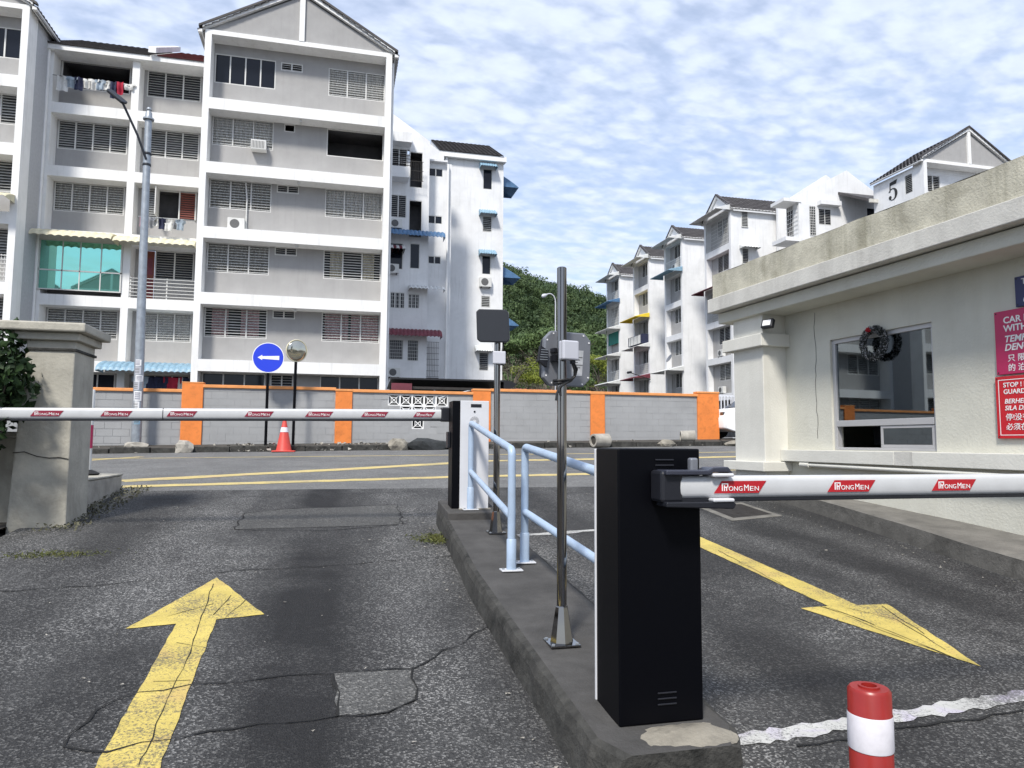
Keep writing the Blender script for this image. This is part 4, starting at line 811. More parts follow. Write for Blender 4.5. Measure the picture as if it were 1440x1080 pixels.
board('notice_board', 'red bordered STOP notice board on guard house wall, below the crimson board', 5.20, 1.0, .06, .612, 'signred',
      [('STOP ! NO', .075, .515, .058, 0, .0008), ('GUARD HOUSE', .075, .455, .058, 0, .0008), ('BERHENTI', .08, .37, .058, .2, .0008), ('SILA DAFTAR', .08, .31, .058, .2, .0008), ('停!没有', .085, .225, .066, 0, .0004), ('必须在保', .085, .14, .066, 0, .0004)], border=True)
board('notice_board', 'navy blue notice board on guard house wall over the crimson board', 4.975, .9, 1.213, 1.48, 'navy',
      [('T', .06, 1.405, .075, 0, 0), ('N', .09, 1.33, .085, 0, .0015), ('C', .07, 1.235, .085, 0, .0018)])

# ================================================================== APARTMENT BLOCKS
ST = 3.01; B0 = 3.6                                  # storey height, top of the first floor band
WC = {}
def window(parent, x, y, z, w_, h_, n, style='louvre', curtain=None, rz=0, room=.55):
    """window set in a wall opening: local x to the right, y into the wall, origin at its lower left on the wall face"""
    if style == 'louvre' and curtain: style = 'louvre_open'
    key = ('fr', style in ('grille',), round(w_, 2), round(h_, 2), n)
    if key not in WC:
        k = MB(); e = .045
        k.box(0, w_, .01, .08, 0, e); k.box(0, w_, .01, .08, h_-e, h_); k.box(0, e, .01, .08, e, h_-e); k.box(w_-e, w_, .01, .08, e, h_-e)
        for i in range(1, n): xx = w_*i/n; k.box(xx-.03, xx+.03, .005, .08, e, h_-e)
        WC[key] = k.mesh('window', 'frame')
    o = link('window', WC[key], parent, (x, y, z), rz)
    rk = ('room', round(w_, 2), round(h_, 2), room)
    if rk not in WC:
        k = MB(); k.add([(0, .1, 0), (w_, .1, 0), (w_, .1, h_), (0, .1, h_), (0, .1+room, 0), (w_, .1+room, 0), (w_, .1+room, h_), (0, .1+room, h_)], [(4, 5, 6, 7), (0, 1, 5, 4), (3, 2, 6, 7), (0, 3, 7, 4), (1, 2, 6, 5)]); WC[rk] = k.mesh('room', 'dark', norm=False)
    link('room', WC[rk], o)
    if style.startswith('louvre') or style == 'grille':
        lk = (style, round(w_, 2), round(h_, 2), n)
        if lk not in WC:
            k = MB(); nb_ = max(3, int(round((h_-.1)/.122))); p = (h_-.1)/nb_
            for i in range(n):
                x0_, x1_ = w_*i/n+(.03 if i else .045), w_*(i+1)/n-(.03 if i < n-1 else .045)
                if style == 'grille': continue
                for j in range(nb_):
                    zc_ = .05+p*(j+.5); tl = 1.0 if style == 'louvre_open' else .7; hh = p*.45; dy = hh*math.sin(tl); dz = hh*math.cos(tl)
                    k.add([(x0_, .045-dy, zc_-dz), (x1_, .045-dy, zc_-dz), (x1_, .045+dy, zc_+dz), (x0_, .045+dy, zc_+dz), (x0_, .053-dy, zc_-dz), (x1_, .053-dy, zc_-dz), (x1_, .053+dy, zc_+dz), (x0_, .053+dy, zc_+dz)], [(0, 1, 2, 3), (4, 5, 6, 7), (0, 1, 5, 4), (3, 2, 6, 7)])
                    e_ = .012 if style == 'louvre_open' else .007; k.box(x0_, x1_, .036-dy, .045-dy, zc_-dz-e_, zc_-dz+e_, 1)
            if style == 'grille':
                for i in range(1, int(w_/.11)): k.box(i*w_/int(w_/.11)-.008, i*w_/int(w_/.11)+.008, -.03, -.012, .02, h_-.02, 1)
                for j in range(1, int(h_/.2)): k.box(.02, w_-.02, -.04, -.031, j*h_/int(h_/.2)-.008, j*h_/int(h_/.2)+.008, 1)
                k.box(.05, w_-.05, .05, .056, .05, h_-.05, 0)
            WC[lk] = k.mesh('louvre_blades', ['glass' if style == 'grille' else 'blade_dark' if style == 'louvre_dark' else 'blade', 'frame'], norm=False)
        tag(link('louvre_blades' if style != 'grille' else 'security_grille', WC[lk], o), kind='stuff')
    if style == 'slide':
        pk = ('pane', round(w_, 2), round(h_, 2), n)
        if pk not in WC: WC[pk] = MB().box(.032, w_/n-.032, .04, .046, .046, h_-.046).mesh('pane', 'glass')
        for i in range(n): link('pane', WC[pk], o, (w_*i/n, 0, 0))
    if curtain:
        ck = ('cur', curtain, round(w_, 2), round(h_, 2), random.randint(0, 2) if curtain != 'full' else 0)
        if ck not in WC:
            k = MB(); rg = random.Random(hash(curtain) % 97+ck[4]); gaps = [(rg.uniform(.02, .12), rg.uniform(.3, .55)), (rg.uniform(.5, .66), rg.uniform(.85, .98))]
            if curtain in ('cur_white', 'cur_grey'): gaps = [(.02, .98)]
            for a, b in gaps: k.grid(lambda u, v: (w_*(a+(b-a)*u), .115+.022*math.sin(u*(b-a)*w_*30+rg.random()*.4), .03+(h_-.06)*v), int(26*(b-a)*w_)+4, 2)
            WC[ck] = k.mesh('curtain', curtain, norm=False)
        link('curtain', WC[ck], o)
    return o
def tiles(parent, x0, x1, p_eave, p_ridge, m, rz=0, name='roof_tiles', pitch=.3, rows=None, side_axis='x'):
    """corrugated tile sheet between eave line and ridge line; eave runs along x (or y), p = (other coord, z)"""
    Lx = x1-x0; nw = max(2, int(Lx/pitch)); sl_ = math.hypot(p_ridge[0]-p_eave[0], p_ridge[1]-p_eave[1]); nr = max(2, int(sl_/.34)); k = MB(); S = 5
    nrm = Vector((-(p_ridge[1]-p_eave[1]), p_ridge[0]-p_eave[0])).normalized()
    if nrm.y < 0: nrm = -nrm
    for r_ in range(nr):
        a, b = r_/nr, (r_+1)/nr; v = []
        for t_, lift in ((a, .045), (b, .005)):
            for i in range(nw*S+1):
                x = x0+Lx*i/(nw*S); h = .035*abs(math.sin(math.pi*i/S)); q = Vector(p_eave).lerp(Vector(p_ridge), t_)+nrm*(h+lift)
                v.append((x, q.x, q.y) if side_axis == 'x' else (q.x, x, q.y))
        for i in range(nw*S+1):
            x = x0+Lx*i/(nw*S); q = Vector(p_eave).lerp(Vector(p_ridge), a)
            v.append((x, q.x, q.y) if side_axis == 'x' else (q.x, x, q.y))
        c = nw*S+1; k.add(v, [(i, i+1, c+i+1, c+i) for i in range(c-1)]+[(2*c+i, 2*c+i+1, i+1, i) for i in range(c-1)])
    return tag(k.build(name, m, parent, norm=False), kind='stuff')
def awning(parent, name, x, y, z, w_, proj, drop, m, rz=0, ribs=.22, curve=.5):
    k = MB(); nr = max(2, int(w_/ribs)); S = 4
    def f(u, v):
        a = v*math.pi/2; yy = -proj*(math.sin(a)*curve+v*(1-curve)); zz_ = -drop*((1-math.cos(a))*curve+v*(1-curve))
        return (w_*u, yy, zz_+.055*abs(math.sin(u*nr*math.pi)))
    k.grid(f, nr*S, 6)
    k.add([f(0, i/6) for i in range(7)]+[(0, 0, -drop)], [tuple(range(8))]); k.add([f(1, i/6) for i in range(7)]+[(w_, 0, -drop)], [tuple(range(8))])
    o = k.build(name, m, parent, (x, y, z), rz, norm=False); s_ = o.modifiers.new('thick', 'SOLIDIFY'); s_.thickness = .012; return o
def aircon(parent, x, y, z, rz=0, w_=.75, h_=.55):
    o = B('air_conditioner', 'ac', parent, (0, w_, -.32, -.02, 0, h_), loc=(x, y, z), rz=rz, bevel=.02)
    k = MB(); k.prism([(w_*.42+h_*.38*math.cos(a*math.pi/12), h_/2+h_*.38*math.sin(a*math.pi/12)) for a in range(24)], 'y', -.328, -.3205); k.build('fan_grille', 'acg', o)
    k = MB(); [k.box(.1+i*(w_-.25), .14+i*(w_-.25), -.34, 0, -.06, -.001) for i in (0, 1)]; k.build('bracket', 'iron', o); return o
def floors(root, W, wins, nf=5, pier=.28, depth=.8, zg=-.4, zo=0, eave=18.64, wall='grey', pierm='white', skip=()):
    """front of recessed storeys between white piers and floor bands; wins(f) -> list of (x0, x1, dz0, dz1, style, bays, curtain)"""
    for x0_ in (0, W-pier): B('pier', pierm, root, (x0_, x0_+pier, 0, depth+.1, zg, eave+zo))
    tops = [zg]+[B0+zo+ST*i for i in range(nf)]; bots = [B0+zo+ST*i-.53 for i in range(nf)]+[eave+zo]
    for i in range(nf): B('floor_band', pierm, root, (pier, W-pier, 0, depth+.1, B0+zo+ST*i-.53, B0+zo+ST*i))
    for f in range(nf+1):
        z0_, z1_ = tops[f], bots[f]; bt = B0+zo+ST*(f-1)
        ops = []
        for wn_ in wins(f-1):
            a, b, d0, d1, st, nb_, cu = wn_; zt = min(bt+d1, z1_-.001)
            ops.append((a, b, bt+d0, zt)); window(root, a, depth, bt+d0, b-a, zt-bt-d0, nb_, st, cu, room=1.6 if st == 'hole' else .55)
        mb = MB(); wall_open(mb, depth, depth+.1, pier, W-pier, z0_, z1_, ops, axis='x'); mb.build('wall', wall, root)
def gable(root, W, eave, depth, rise=None, roof_back=9.0, m='tile', out=.12, wall='grey', post=True):
    rise = rise or W/2*.585; c = W/2
    B('gable_beam', 'white', root, (.0, W, 0, .9, eave, eave+.22))
    k = MB(); k.prism([(.15, eave+.221), (W-.15, eave+.221), (c, eave+rise+.05)], 'y', .1, .25); k.build('gable_wall', wall, root)
    sl_ = rise/c
    for s_ in (0, 1):
        X = (lambda x: x) if s_ == 0 else (lambda x: W-x)
        k = MB(); k.prism([(X(-out), eave+.221-out*sl_), (X(-out), eave+.221-out*sl_+.2), (X(c), eave+rise+.35), (X(c), eave+rise+.12)], 'y', -.06, .1); k.build('rake_board', 'white', root)
        k = MB(); k.prism([(X(-out-.16), eave+.221-(out+.16)*sl_+.2), (X(-out-.16), eave+.221-(out+.16)*sl_+.31), (X(c), eave+rise+.47), (X(c), eave+rise+.351)], 'y', -.1, .12); k.build('verge_tiles', m, root)
        tiles(root, -.14, roof_back, (X(-.3), eave+.25-.3*sl_), (X(c), eave+rise+.3), m, side_axis='y')
        k = MB(); k.prism([(X(-.28), eave+.2-.28*sl_), (X(c), eave+rise+.29), (X(c), eave+rise+.2), (X(-.28), eave+.1-.28*sl_)], 'y', .11, roof_back); k.build('roof_deck', wall, root)
        B('gutter', 'white', root, (X(-.3), X(-.12), -.1, roof_back, eave+.0, eave+.14))
    if post: B('king_post', 'white', root, (c-.12, c+.12, -.02, .0995, eave+.221, eave+rise+.1))
SL, SH, VL = 1.1, 2.5, 2.09
# --- gabled block in the middle
G = thing('apartment_block', 'grey apartment block with white bands and full tiled gable behind blue road sign', 'building', (-6.38, 33.7, 0))
gcur = {4: (None, 'cur_white'), 3: ('cur_white', None), 2: ('cur_grey', 'cur_white'), 1: ('cur_grey', 'cur_cream'), 0: ('cur_pink', 'cur_pink'), -1: ('cur_grey', 'cur_grey')}
def gw(f):
    a, b = gcur[f]; s1 = 'slide' if f == 4 else 'louvre'; r_ = ('hole', 1) if f == 3 else ('louvre', 3)
    if f == -1: return [(.33, 3.05, SL, SH-.02, 'slide', 3, a), (3.28, 4.28, VL-.2, SH-.02, 'louvre_dark', 2, None), (5.5, 8.2, SL, SH-.02, 'slide', 3, b)]
    v_ = (3.28, 4.28, VL, SH, 'louvre_dark', 2, None) if f != 3 else (3.52, 4.02, VL, SH, 'hole', 1, None)
    return [(.33, 3.05, SL, SH+(.03 if f == 4 else 0), s1, 4 if f == 4 else 3, a), v_, (5.5, 8.2, SL, SH, r_[0], r_[1], b)]
floors(G, 8.49, gw); gable(G, 8.49, 18.64, .8)
B('side_wall', 'white', G, (.02, .25, .91, 9, -.4, 18.6), (8.25, 8.47, .91, 9, -.4, 18.6)); B('back_wall', 'white', G, (.02, 8.47, 9, 9.2, -.4, 18.6))
for f in (3, 2, 1, 0): B('soffit_lamp', 'frame', G, (4.25, 4.36, .15, .5, B0+ST*(f+1)-.63, B0+ST*(f+1)-.535))
B('air_conditioner', 'ac', G, (2.1, 2.78, .35, .78, B0+ST*3+.92, B0+ST*3+1.38), bevel=.02); k = MB()
for i in range(9): k.box(2.14+i*.065, 2.17+i*.065, .342, .349, B0+ST*3+.98, B0+ST*3+1.32)
k.build('intake_grille', 'acg', G)
aircon(G, 1.2, .75, B0+ST*2+.06)
k = MB(); k.tube([(1.98, .72, B0+ST*2+.02), (1.98, .72, B0+ST*2+1.6), (1.9, .74, B0+ST*2+2.4)], .035, 8); k.build('refrigerant_pipe', 'frame', G)
dp_ = MB(); dp_.tube([(8.56, .3, -.3), (8.56, .3, 18.5)], .06, 10); dp_.build('downpipe', 'white', G, smooth=True)
# --- gabled block at the far left
Lb = thing('apartment_block', 'grey and white apartment block with tall blank grey side wall beyond laundry balconies', 'building', (-22.0, 33.7, 0))
floors(Lb, 8.5, lambda f: [(.33, 3.05, SL, SH, 'louvre', 3, None), (5.5, 8.2, SL, SH, 'slide' if f == 4 else 'louvre', 3, 'cur_grey' if f == 4 else None)]); gable(Lb, 8.5, 18.64, .8)
B('side_wall', 'grey_side', Lb, (8.24, 8.499, .91, 9, -.4, 18.66), (.02, .25, .91, 9, -.4, 18.6))
awning(Lb, 'awning', 5.2, .1, 10.35, 3.2, 1.0, .35, 'awn_cream')
rr = MB(); [rr.box(5.4, 8.22, .02, .05, 6.65+i*.18, 6.68+i*.18) for i in range(7)]; [rr.box(5.4+i*.13, 5.42+i*.13, .055, .075, 6.63, 7.8) for i in range(22)]; rr.build('balcony_rail', 'frame', Lb)
L2 = thing('apartment_block', 'grey banded apartment block further along the road, mirrored in guard house window', 'building', (-38.0, 33.7, 0))
floors(L2, 8.5, lambda f: [(.33, 3.05, SL, SH, 'louvre', 3, None), (5.5, 8.2, SL, SH, 'louvre', 3, None)]); gable(L2, 8.5, 18.64, .8); B('side_wall', 'grey_side', L2, (8.24, 8.499, .91, 9, -.4, 18.66), (.02, .25, .91, 9, -.4, 18.6))
L3 = thing('apartment_block', 'recessed banded link block further along the road, mirrored in guard house window', 'building', (-29.49, 36.0, 0))
floors(L3, 7.47, lambda f: [(.33, 3.2, SL, SH, 'louvre', 3, 'cur_white' if f % 2 else None), (4.0, 7.0, SL, SH, 'louvre', 3, None)], eave=18.2); B('roof', 'tile', L3, (0, 7.47, -.3, 6, 18.21, 18.5))
# --- lower link between them, laundry balconies
Mb = thing('apartment_block', 'recessed link block with laundry balconies, green glass bay and tiled roof between two gables', 'building', (-13.5, 36.0, 0))
def mfl():
    W1, P0, P1, W2 = .2, 3.54, 3.86, 7.15
    for a, b in ((0, .2), (P0, P1), (6.78, 7.1)): B('pier', 'white', Mb, (a, b, 0, .9, -.4, 18.05))
    for i in range(5):
        for a, b in ((.2, P0), (P1, 6.78)): B('floor_band', 'white', Mb, (a, b, 0, .9, B0+ST*i-.5, B0+ST*i))
    for f in range(-1, 5):
        z0_ = B0+ST*f if f >= 0 else -.4; z1_ = B0+ST*(f+1)-.5 if f < 4 else 18.05; bt = B0+ST*f
        lops, rops = [(.25, 3.25, bt+SL, min(bt+SH, z1_-.01))], [(4.2, 6.47, bt+SL, min(bt+SH, z1_-.01))]
        if f == 4: window(Mb, .25, .8, bt+SL, 3.0, 1.4, 1, 'hole', room=2); window(Mb, 4.0, .8, bt+SL, 2.45, 1.35, 3, 'louvre_dark'); rops = [(4.0, 6.45, bt+SL, bt+SL+1.35)]
        elif f in (3, 2, 0, -1):
            window(Mb, .25, .8, bt+SL, 3.0, lops[0][3]-bt-SL, 4, 'slide' if f < 0 else 'louvre', 'cur_grey' if f in (0, 2) else None)
            if f == 2: window(Mb, 4.2, .8, bt+SL, 2.27, 1.4, 1, 'hole')
            else: window(Mb, 4.2, .8, bt+SL, 2.27, rops[0][3]-bt-SL, 3, 'slide' if f < 0 else 'louvre', 'cur_white' if f == 0 else None)
        elif f == 1: lops = []; rops = [(4.74, 6.46, bt+SL, bt+SH), (4.2, 4.73, bt+.02, bt+SH)]; window(Mb, 4.74, .8, bt+SL, 1.72, 1.4, 2, 'louvre_dark')
        mb = MB(); wall_open(mb, .8, .9, .2, P0, z0_, z1_, lops, 'x'); wall_open(mb, .8, .9, P1, 6.78, z0_, z1_, rops, 'x'); mb.build('wall', 'grey', Mb)
    B('roof_fascia', 'white', Mb, (-.1, 7.1, -.25, -.05, 18.06, 18.3)); B('soffit', 'white', Mb, (-.1, 7.1, -.05, .95, 18.06, 18.12))
    tiles(Mb, -.2, 4.3, (-.3, 18.3), (4.4, 21.0), 'tile'); tiles(Mb, 4.65, 7.15, (-.3, 18.3), (4.4, 21.0), 'tile_red')
    k = MB(); k.prism([(-.25, 18.31), (4.4, 21.0), (4.4, 18.31)], 'x', -.2, 7.1); k.build('roof_body', 'white', Mb)
    k = MB(); k.prism([(-.5, 18.33), (4.4, 21.1), (4.4, 21.38), (-.5, 18.61)], 'x', 4.31, 4.64); k.build('fire_parapet', 'white', Mb)
    # open casement and dark doorway of the second balcony
    bt = B0+ST*2
    B('casement', 'frame', Mb, (4.75, 4.8, .1, .79, bt+SL, bt+SH)); k = MB()
    for i in range(12): k.box(4.22, 4.74, .70-.0, .74, bt+SL+.06+i*.11, bt+SL+.12+i*.11)
    k.build('casement_blades', 'blade', Mb); k = MB()
    for i in range(12): k.box(5.75, 6.42, .74, .78, bt+SL+.06+i*.11, bt+SL+.12+i*.11)
    k.build('shutter_blades', 'wood', Mb); B('window_post', 'frame', Mb, (5.68, 5.74, .72, .79, bt+SL, bt+SH), (6.42, 6.47, .72, .79, bt+SL, bt+SH))
    # green glass bay of the first balcony
    bt = B0+ST; gf = MB()
    xs_ = [.12, 1.05, 1.78, 2.65, 3.5]; z0_, zm, z1_ = bt+.24, bt+1.1, bt+2.46
    gf.box(.06, 3.53, -.06, .0, z0_-.05, z0_); gf.box(.06, 3.53, -.06, .0, zm-.03, zm+.03); gf.box(.06, 3.53, -.06, 0, z1_, z1_+.05); gf.box(.06, .12, -.06, 0, z0_, z1_); gf.box(3.47, 3.53, -.06, 0, z0_, z1_)
    for x in xs_[1:4]: gf.box(x-.022, x+.022, -.06, 0, z0_, z1_)
    gf = gf.build('bay_frame', 'frame', Mb); yaw = [.0, .012, .008, -.006]
    for i in range(4):
        for a, b in ((z0_, zm-.03), (zm+.03, z1_)):
            k = MB(); x0_, x1_ = xs_[i]+.022, xs_[i+1]-.022; k.box(x0_, x1_, -.035, -.029, a, b); k.build('pane', 'greenglass', gf)
    B('bay_backing', 'dark', Mb, (.13, 3.46, .3, .32, z0_, z1_))
    d_ = B('door', 'wood', Mb, (4.2, 4.72, .74, .79, bt+.02, bt+SH-.05)); B('door_panel', 'awn_red', d_, (4.27, 4.43, .733, .739, bt+.3, bt+1.1), (4.49, 4.65, .733, .739, bt+.3, bt+1.1), (4.27, 4.65, .733, .739, bt+1.3, bt+2.1))
    rl = MB(); [rl.box(3.87, 6.77, .0, .03, bt+.1+i*.165, bt+.13+i*.165) for i in range(6)]; [rl.box(x, x+.05, .031, .07, bt, bt+1.0) for x in (3.88, 5.45, 6.7)]; rl.build('balcony_rail', 'frame', Mb)
    awning(Mb, 'awning', -.25, -.05, bt+2.85, 3.55, 1.0, .42, 'awn_cream', ribs=.3, curve=.95); awning(Mb, 'awning', 3.35, -.05, bt+2.78, 3.45, .95, .4, 'awn_cream', ribs=.3, curve=.95)
    awning(Mb, 'awning', 3.0, -.05, B0-.05, 4.0, 1.2, .5, 'awn_sky', ribs=.24, curve=.9)
    k = MB(); k.tube([(.02, -.12, -.3), (.02, -.12, 18.1)], .07, 10); k.build('downpipe', 'white', Mb, smooth=True)
mfl()
# --- washing on the balconies
def garment(label, x, y, z, w_, h_, m, kind_, group, seed):
    rg = random.Random(seed); k = MB(); n = 8; ph = rg.random()*6
    def f(u, v):
        sp_ = 1.0 if kind_ == 'towel' else (1.0+.55*(v > .72)) if kind_ == 'shirt' else (.75+.35*(1-v))
        return ((u-.5)*w_*sp_, .05*math.sin(u*9+ph)+.03*math.sin(v*5+ph), (v-1)*h_+.02*math.sin(u*7+ph))
    k.grid(f, n, 8); o = k.build('hanging_garment', m, None, (x, y, z), norm=False); s_ = o.modifiers.new('thick', 'SOLIDIFY'); s_.thickness = .012
    tag(o, label, 'laundry', group)
MT['cloth_w'] = mat('white_cloth', (.6, .6, .58), .9, var=.15, scale=9); MT['cloth_r'] = mat('red_cloth', (.4, .02, .05), .9, var=.2, scale=9); MT['cloth_n'] = mat('navy_cloth', (.02, .025, .06), .9, var=.3, scale=9)
MT['cloth_g'] = mat('grey_cloth', (.25, .26, .28), .9, var=.2, scale=9); MT['cloth_p'] = mat('pink_cloth', (.55, .3, .36), .9, var=.2, scale=9); MT['cloth_b'] = mat('pale_blue_cloth', (.3, .36, .42), .9, var=.2, scale=9)
zt = B0+ST*4+1.25; gtop = 'washing on the top floor balcony of the link block'
row = [('towel', .45, 'cloth_w', .72), ('shirt', .35, 'cloth_b', .5), ('towel', .33, 'cloth_n', .62), ('shirt', .32, 'cloth_w', .45), ('shirt', .32, 'cloth_w', .5), ('shirt', .3, 'cloth_b', .5), ('shirt', .3, 'cloth_w', .46), ('towel', .28, 'cloth_n', .8), ('towel', .32, 'cloth_r', .6), ('shirt', .42, 'cloth_w', .32)]
nm = {'cloth_w': 'white', 'cloth_b': 'pale blue', 'cloth_n': 'navy', 'cloth_r': 'red', 'cloth_g': 'grey', 'cloth_p': 'pink'}
x = -13.1
for i, (kd, w_, m_, h_) in enumerate(row): garment('%s %s drying on the top floor balcony above street lamp arm' % (nm[m_], kd), x+w_/2, 35.95-.03*(i % 3), zt-.035*i*0, w_, h_, m_, kd, gtop, i); x += w_*.94
k = MB(); k.tube([(-13.3, 35.95, zt+.01), (-10, 35.95, zt-.12)], .012, 6); tag(k.build('washing_line', 'cable'), 'thin washing line strung across top floor balcony', 'line')
zt = B0+ST*2+.75; x = -9.2
for i, (kd, w_, m_, h_) in enumerate([('towel', .32, 'cloth_p', .45), ('shirt', .28, 'cloth_g', .5), ('shirt', .3, 'cloth_w', .4), ('towel', .28, 'cloth_n', .52), ('shirt', .34, 'cloth_w', .55), ('towel', .25, 'cloth_g', .4), ('shirt', .28, 'cloth_b', .5)]):
    garment('%s %s hung under the open casement behind lamp post' % (nm[m_], kd), x+w_/2, 35.6+.05*(i % 3), zt+.03*math.sin(i), w_, h_, m_, kd, 'washing under the open casement', 20+i); x += w_*.9
k = MB(); k.tube([(-9.3, 35.62, zt+.02), (-7.3, 35.62, zt+.02)], .014, 6); tag(k.build('drying_pole', 'galv'), 'thin drying pole under the open casement of link block', 'pole')
zt = 2.9; x = -9.1
for i, (kd, w_, m_, h_) in enumerate([('shirt', .5, 'cloth_b', .9), ('towel', .5, 'cloth_n', 1.0), ('shirt', .42, 'cloth_n', .8), ('shirt', .5, 'cloth_r', 1.0), ('towel', .22, 'cloth_w', .9), ('shirt', .5, 'cloth_n', .8)]):
    garment('%s %s hung beneath the light blue awning' % (nm[m_], kd), x+w_/2, 35.6, zt, w_, h_, m_, kd, 'washing beneath the light blue awning', 40+i); x += w_*.95
# --- white stair section behind the gable
S = thing('apartment_block', 'white rear wing with stair balconies and coloured awnings between gabled block and blank end block', 'building', (1.9, 42.0, 0))
ops = [(.77, 1.75, 16.28, 17.6), (1.9, 2.7, 15.27, 17.5), (.77, 1.75, 13.34, 14.75), (1.9, 2.7, 12.2, 14.5), (.77, 1.6, 10.2, 11.8), (2.0, 2.6, 10.3, 11.85), (.9, 1.75, 7.86, 8.83), (1.95, 2.62, 7.9, 8.78), (.88, 1.72, 4.8, 6.0), (1.95, 2.62, 4.75, 6.02)]
mb = MB(); wall_open(mb, 0, .25, 0, 3.1, -.4, 17.3, [o for o in ops if o[3] < 17.3]+[(.77, 1.75, 16.28, 17.301), (1.9, 2.7, 15.27, 17.301)], 'x'); mb.build('wall', 'white_old', S)
k = MB(); k.prism([(0, 17.301), (.77, 17.301), (.77, 17.6), (1.9, 17.6), (1.9, 17.5), (2.7, 17.5), (2.7, 17.301), (3.1, 17.301), (3.1, 18.25), (.85, 19.72), (-.8, 20.85), (-.8, 17.301)], 'y', 0, .25); k.build('party_wall', 'white_old', S)
k = MB(); k.prism([(3.1, 18.0), (3.11, 18.9), (4.2, 18.2), (4.2, 17.3), (3.1, 17.3)], 'y', 1.6, 1.8); k.build('rear_parapet', 'white_old', S)
mb = MB(); wall_open(mb, .9, 1.1, 3.1, 4.6, -.4, 17.3, [(3.15, 4.05, 16.42, 16.96), (3.15, 4.05, 13.42, 13.95), (3.2, 4.0, 10.9, 11.4)], 'x'); mb.build('return_wall', 'white_old', S)
B('eave', 'white_old', S, (3.101, 4.3, .6, 1.2, 17.301, 17.4)); B('return_side', 'white_old', S, (2.9, 3.1, .251, 1.1, -.4, 17.29))
for o in ops:
    st = 'louvre_dark' if o[0] < 1 and o[2] > 12 else 'grille' if o[3] < 9 else 'slide' if 9 < o[2] < 12 else 'hole'
    window(S, o[0], 0, o[2], o[1]-o[0], o[3]-o[2], 2 if st in ('louvre_dark',) else 3 if 7 < o[2] < 9 else 1, st, room=.9)
for o in ((3.15, 4.05, 16.42, 16.96), (3.15, 4.05, 13.42, 13.95), (3.2, 4.0, 10.9, 11.4)): window(S, o[0], .9, o[2], o[1]-o[0], o[3]-o[2], 2, 'slide')
B('balcony_slab', 'white_old', S, (.2, 1.8, -.85, 0, 15.55, 16.2)); B('balcony_hood', 'white_old', S, (.2, 1.95, -.75, 0, 17.75, 18.35))
rl = MB(); [rl.box(.2, 1.85, -.87, -.85, 16.25+i*.2, 16.28+i*.2) for i in range(4)]; [rl.box(.2+i*.15, .22+i*.15, -.849, -.83, 16.2, 16.86) for i in range(12)]; rl.build('balcony_rail', 'iron', S)
rl = MB(); [rl.box(1.95+i*.11, 1.97+i*.11, -.5, -.48, 15.5, 16.7) for i in range(7)]; [rl.box(1.9, 2.68, -.52, -.501, z_, z_+.03) for z_ in (15.5, 16.1, 16.68)]; rl.build('stair_rail', 'iron', S)
awning(S, 'awning', .55, -.01, 12.55, 3.45, .9, .5, 'awn_blue', curve=.9); awning(S, 'awning', 1.95, -.01, 9.25, 2.1, .8, .32, 'awn_white', curve=.4)
awning(S, 'awning', .5, -.01, 6.6, 3.4, .9, .5, 'awn_red', curve=.9)
for i in range(7): awning(S, 'striped_awning', .45+i*.17, -.01, 11.6, .17, 1.1, .45, 'awn_red' if i % 2 else 'awn_white', ribs=.17)
aircon(S, .75, -.02, 12.62); aircon(S, .6, -.02, 9.9); aircon(S, .8, -.02, 3.75)
gc = MB(); [gc.box(3.15+i*.1, 3.165+i*.1, .55, .57, 3.9, 6.0) for i in range(8)]; [gc.box(3.12, 3.92, .571, .59, 3.9+i*.35, 3.92+i*.35) for i in range(7)]; gc.box(3.12, 3.92, .6, .88, 3.75, 3.85); gc.build('window_cage', 'iron', S)
dr = MB(); [dr.box(3.12+i*.22, 3.135+i*.22, .4, .42, 9.9, 10.65) for i in range(4)]; dr.build('drying_rack', 'frame', S)
k = MB(); k.tube([(4.35, .7, -.3), (4.35, .7, 17.2)], .07, 10); k.build('downpipe', 'white', S, smooth=True)
# --- blank white end block
Eb = thing('apartment_block', 'white end block with blank wall, narrow windows under small awnings and dark tiled roof', 'building', (6.55, 46.0, 0))
ew = [(2.55, 3.2, 17.05, 18.48), (2.55, 3.2, 14.1, 15.2), (2.53, 3.15, 11.2, 12.5), (2.5, 3.13, 8.95, 9.75), (2.4, 3.05, 4.7, 5.93)]
mb = MB(); wall_open(mb, 0, .25, 0, 3.98, -.4, 19.0, ew, 'x'); mb.build('wall', 'white_old', Eb)
B('side_wall', 'white_old', Eb, (3.73, 3.98, .251, 10, -.4, 19.0), (0, .25, .251, 10, -.4, 19.0))
for i, o in enumerate(ew): window(Eb, o[0], 0, o[2], o[1]-o[0], o[3]-o[2], 1, 'slide' if i in (0, 2) else 'louvre_dark' if i == 4 else 'louvre')
for i, (z_, m_) in enumerate(((18.85, 'awn_sky'), (15.6, 'awn_sky'), (12.85, 'awn_sky'), (6.35, 'awn_white'))): awning(Eb, 'awning', 2.3 if i < 3 else 2.1, -.01, z_, 1.15, .62, .42, m_, ribs=.16, curve=.2)
aircon(Eb, 2.35, -.01, 10.3, w_=.8, h_=.65)
B('fascia', 'white', Eb, (-.45, 4.1, -.35, -.1, 18.95, 19.3)); B('soffit', 'white', Eb, (-.45, 4.1, -.1, .3, 19.01, 19.1)); tiles(Eb, -.5, 3.9, (-.4, 19.3), (4.6, 22.1), 'tile')
k = MB(); k.prism([(-.3, 19.301), (4.6, 22.05), (9.5, 19.301)], 'x', -.45, 3.75); k.build('roof_body', 'white_old', Eb)
k = MB(); k.tube([(.05, -.12, -.3), (.05, -.12, 19.0)], .08, 10); k.build('downpipe', 'white', Eb, smooth=True)
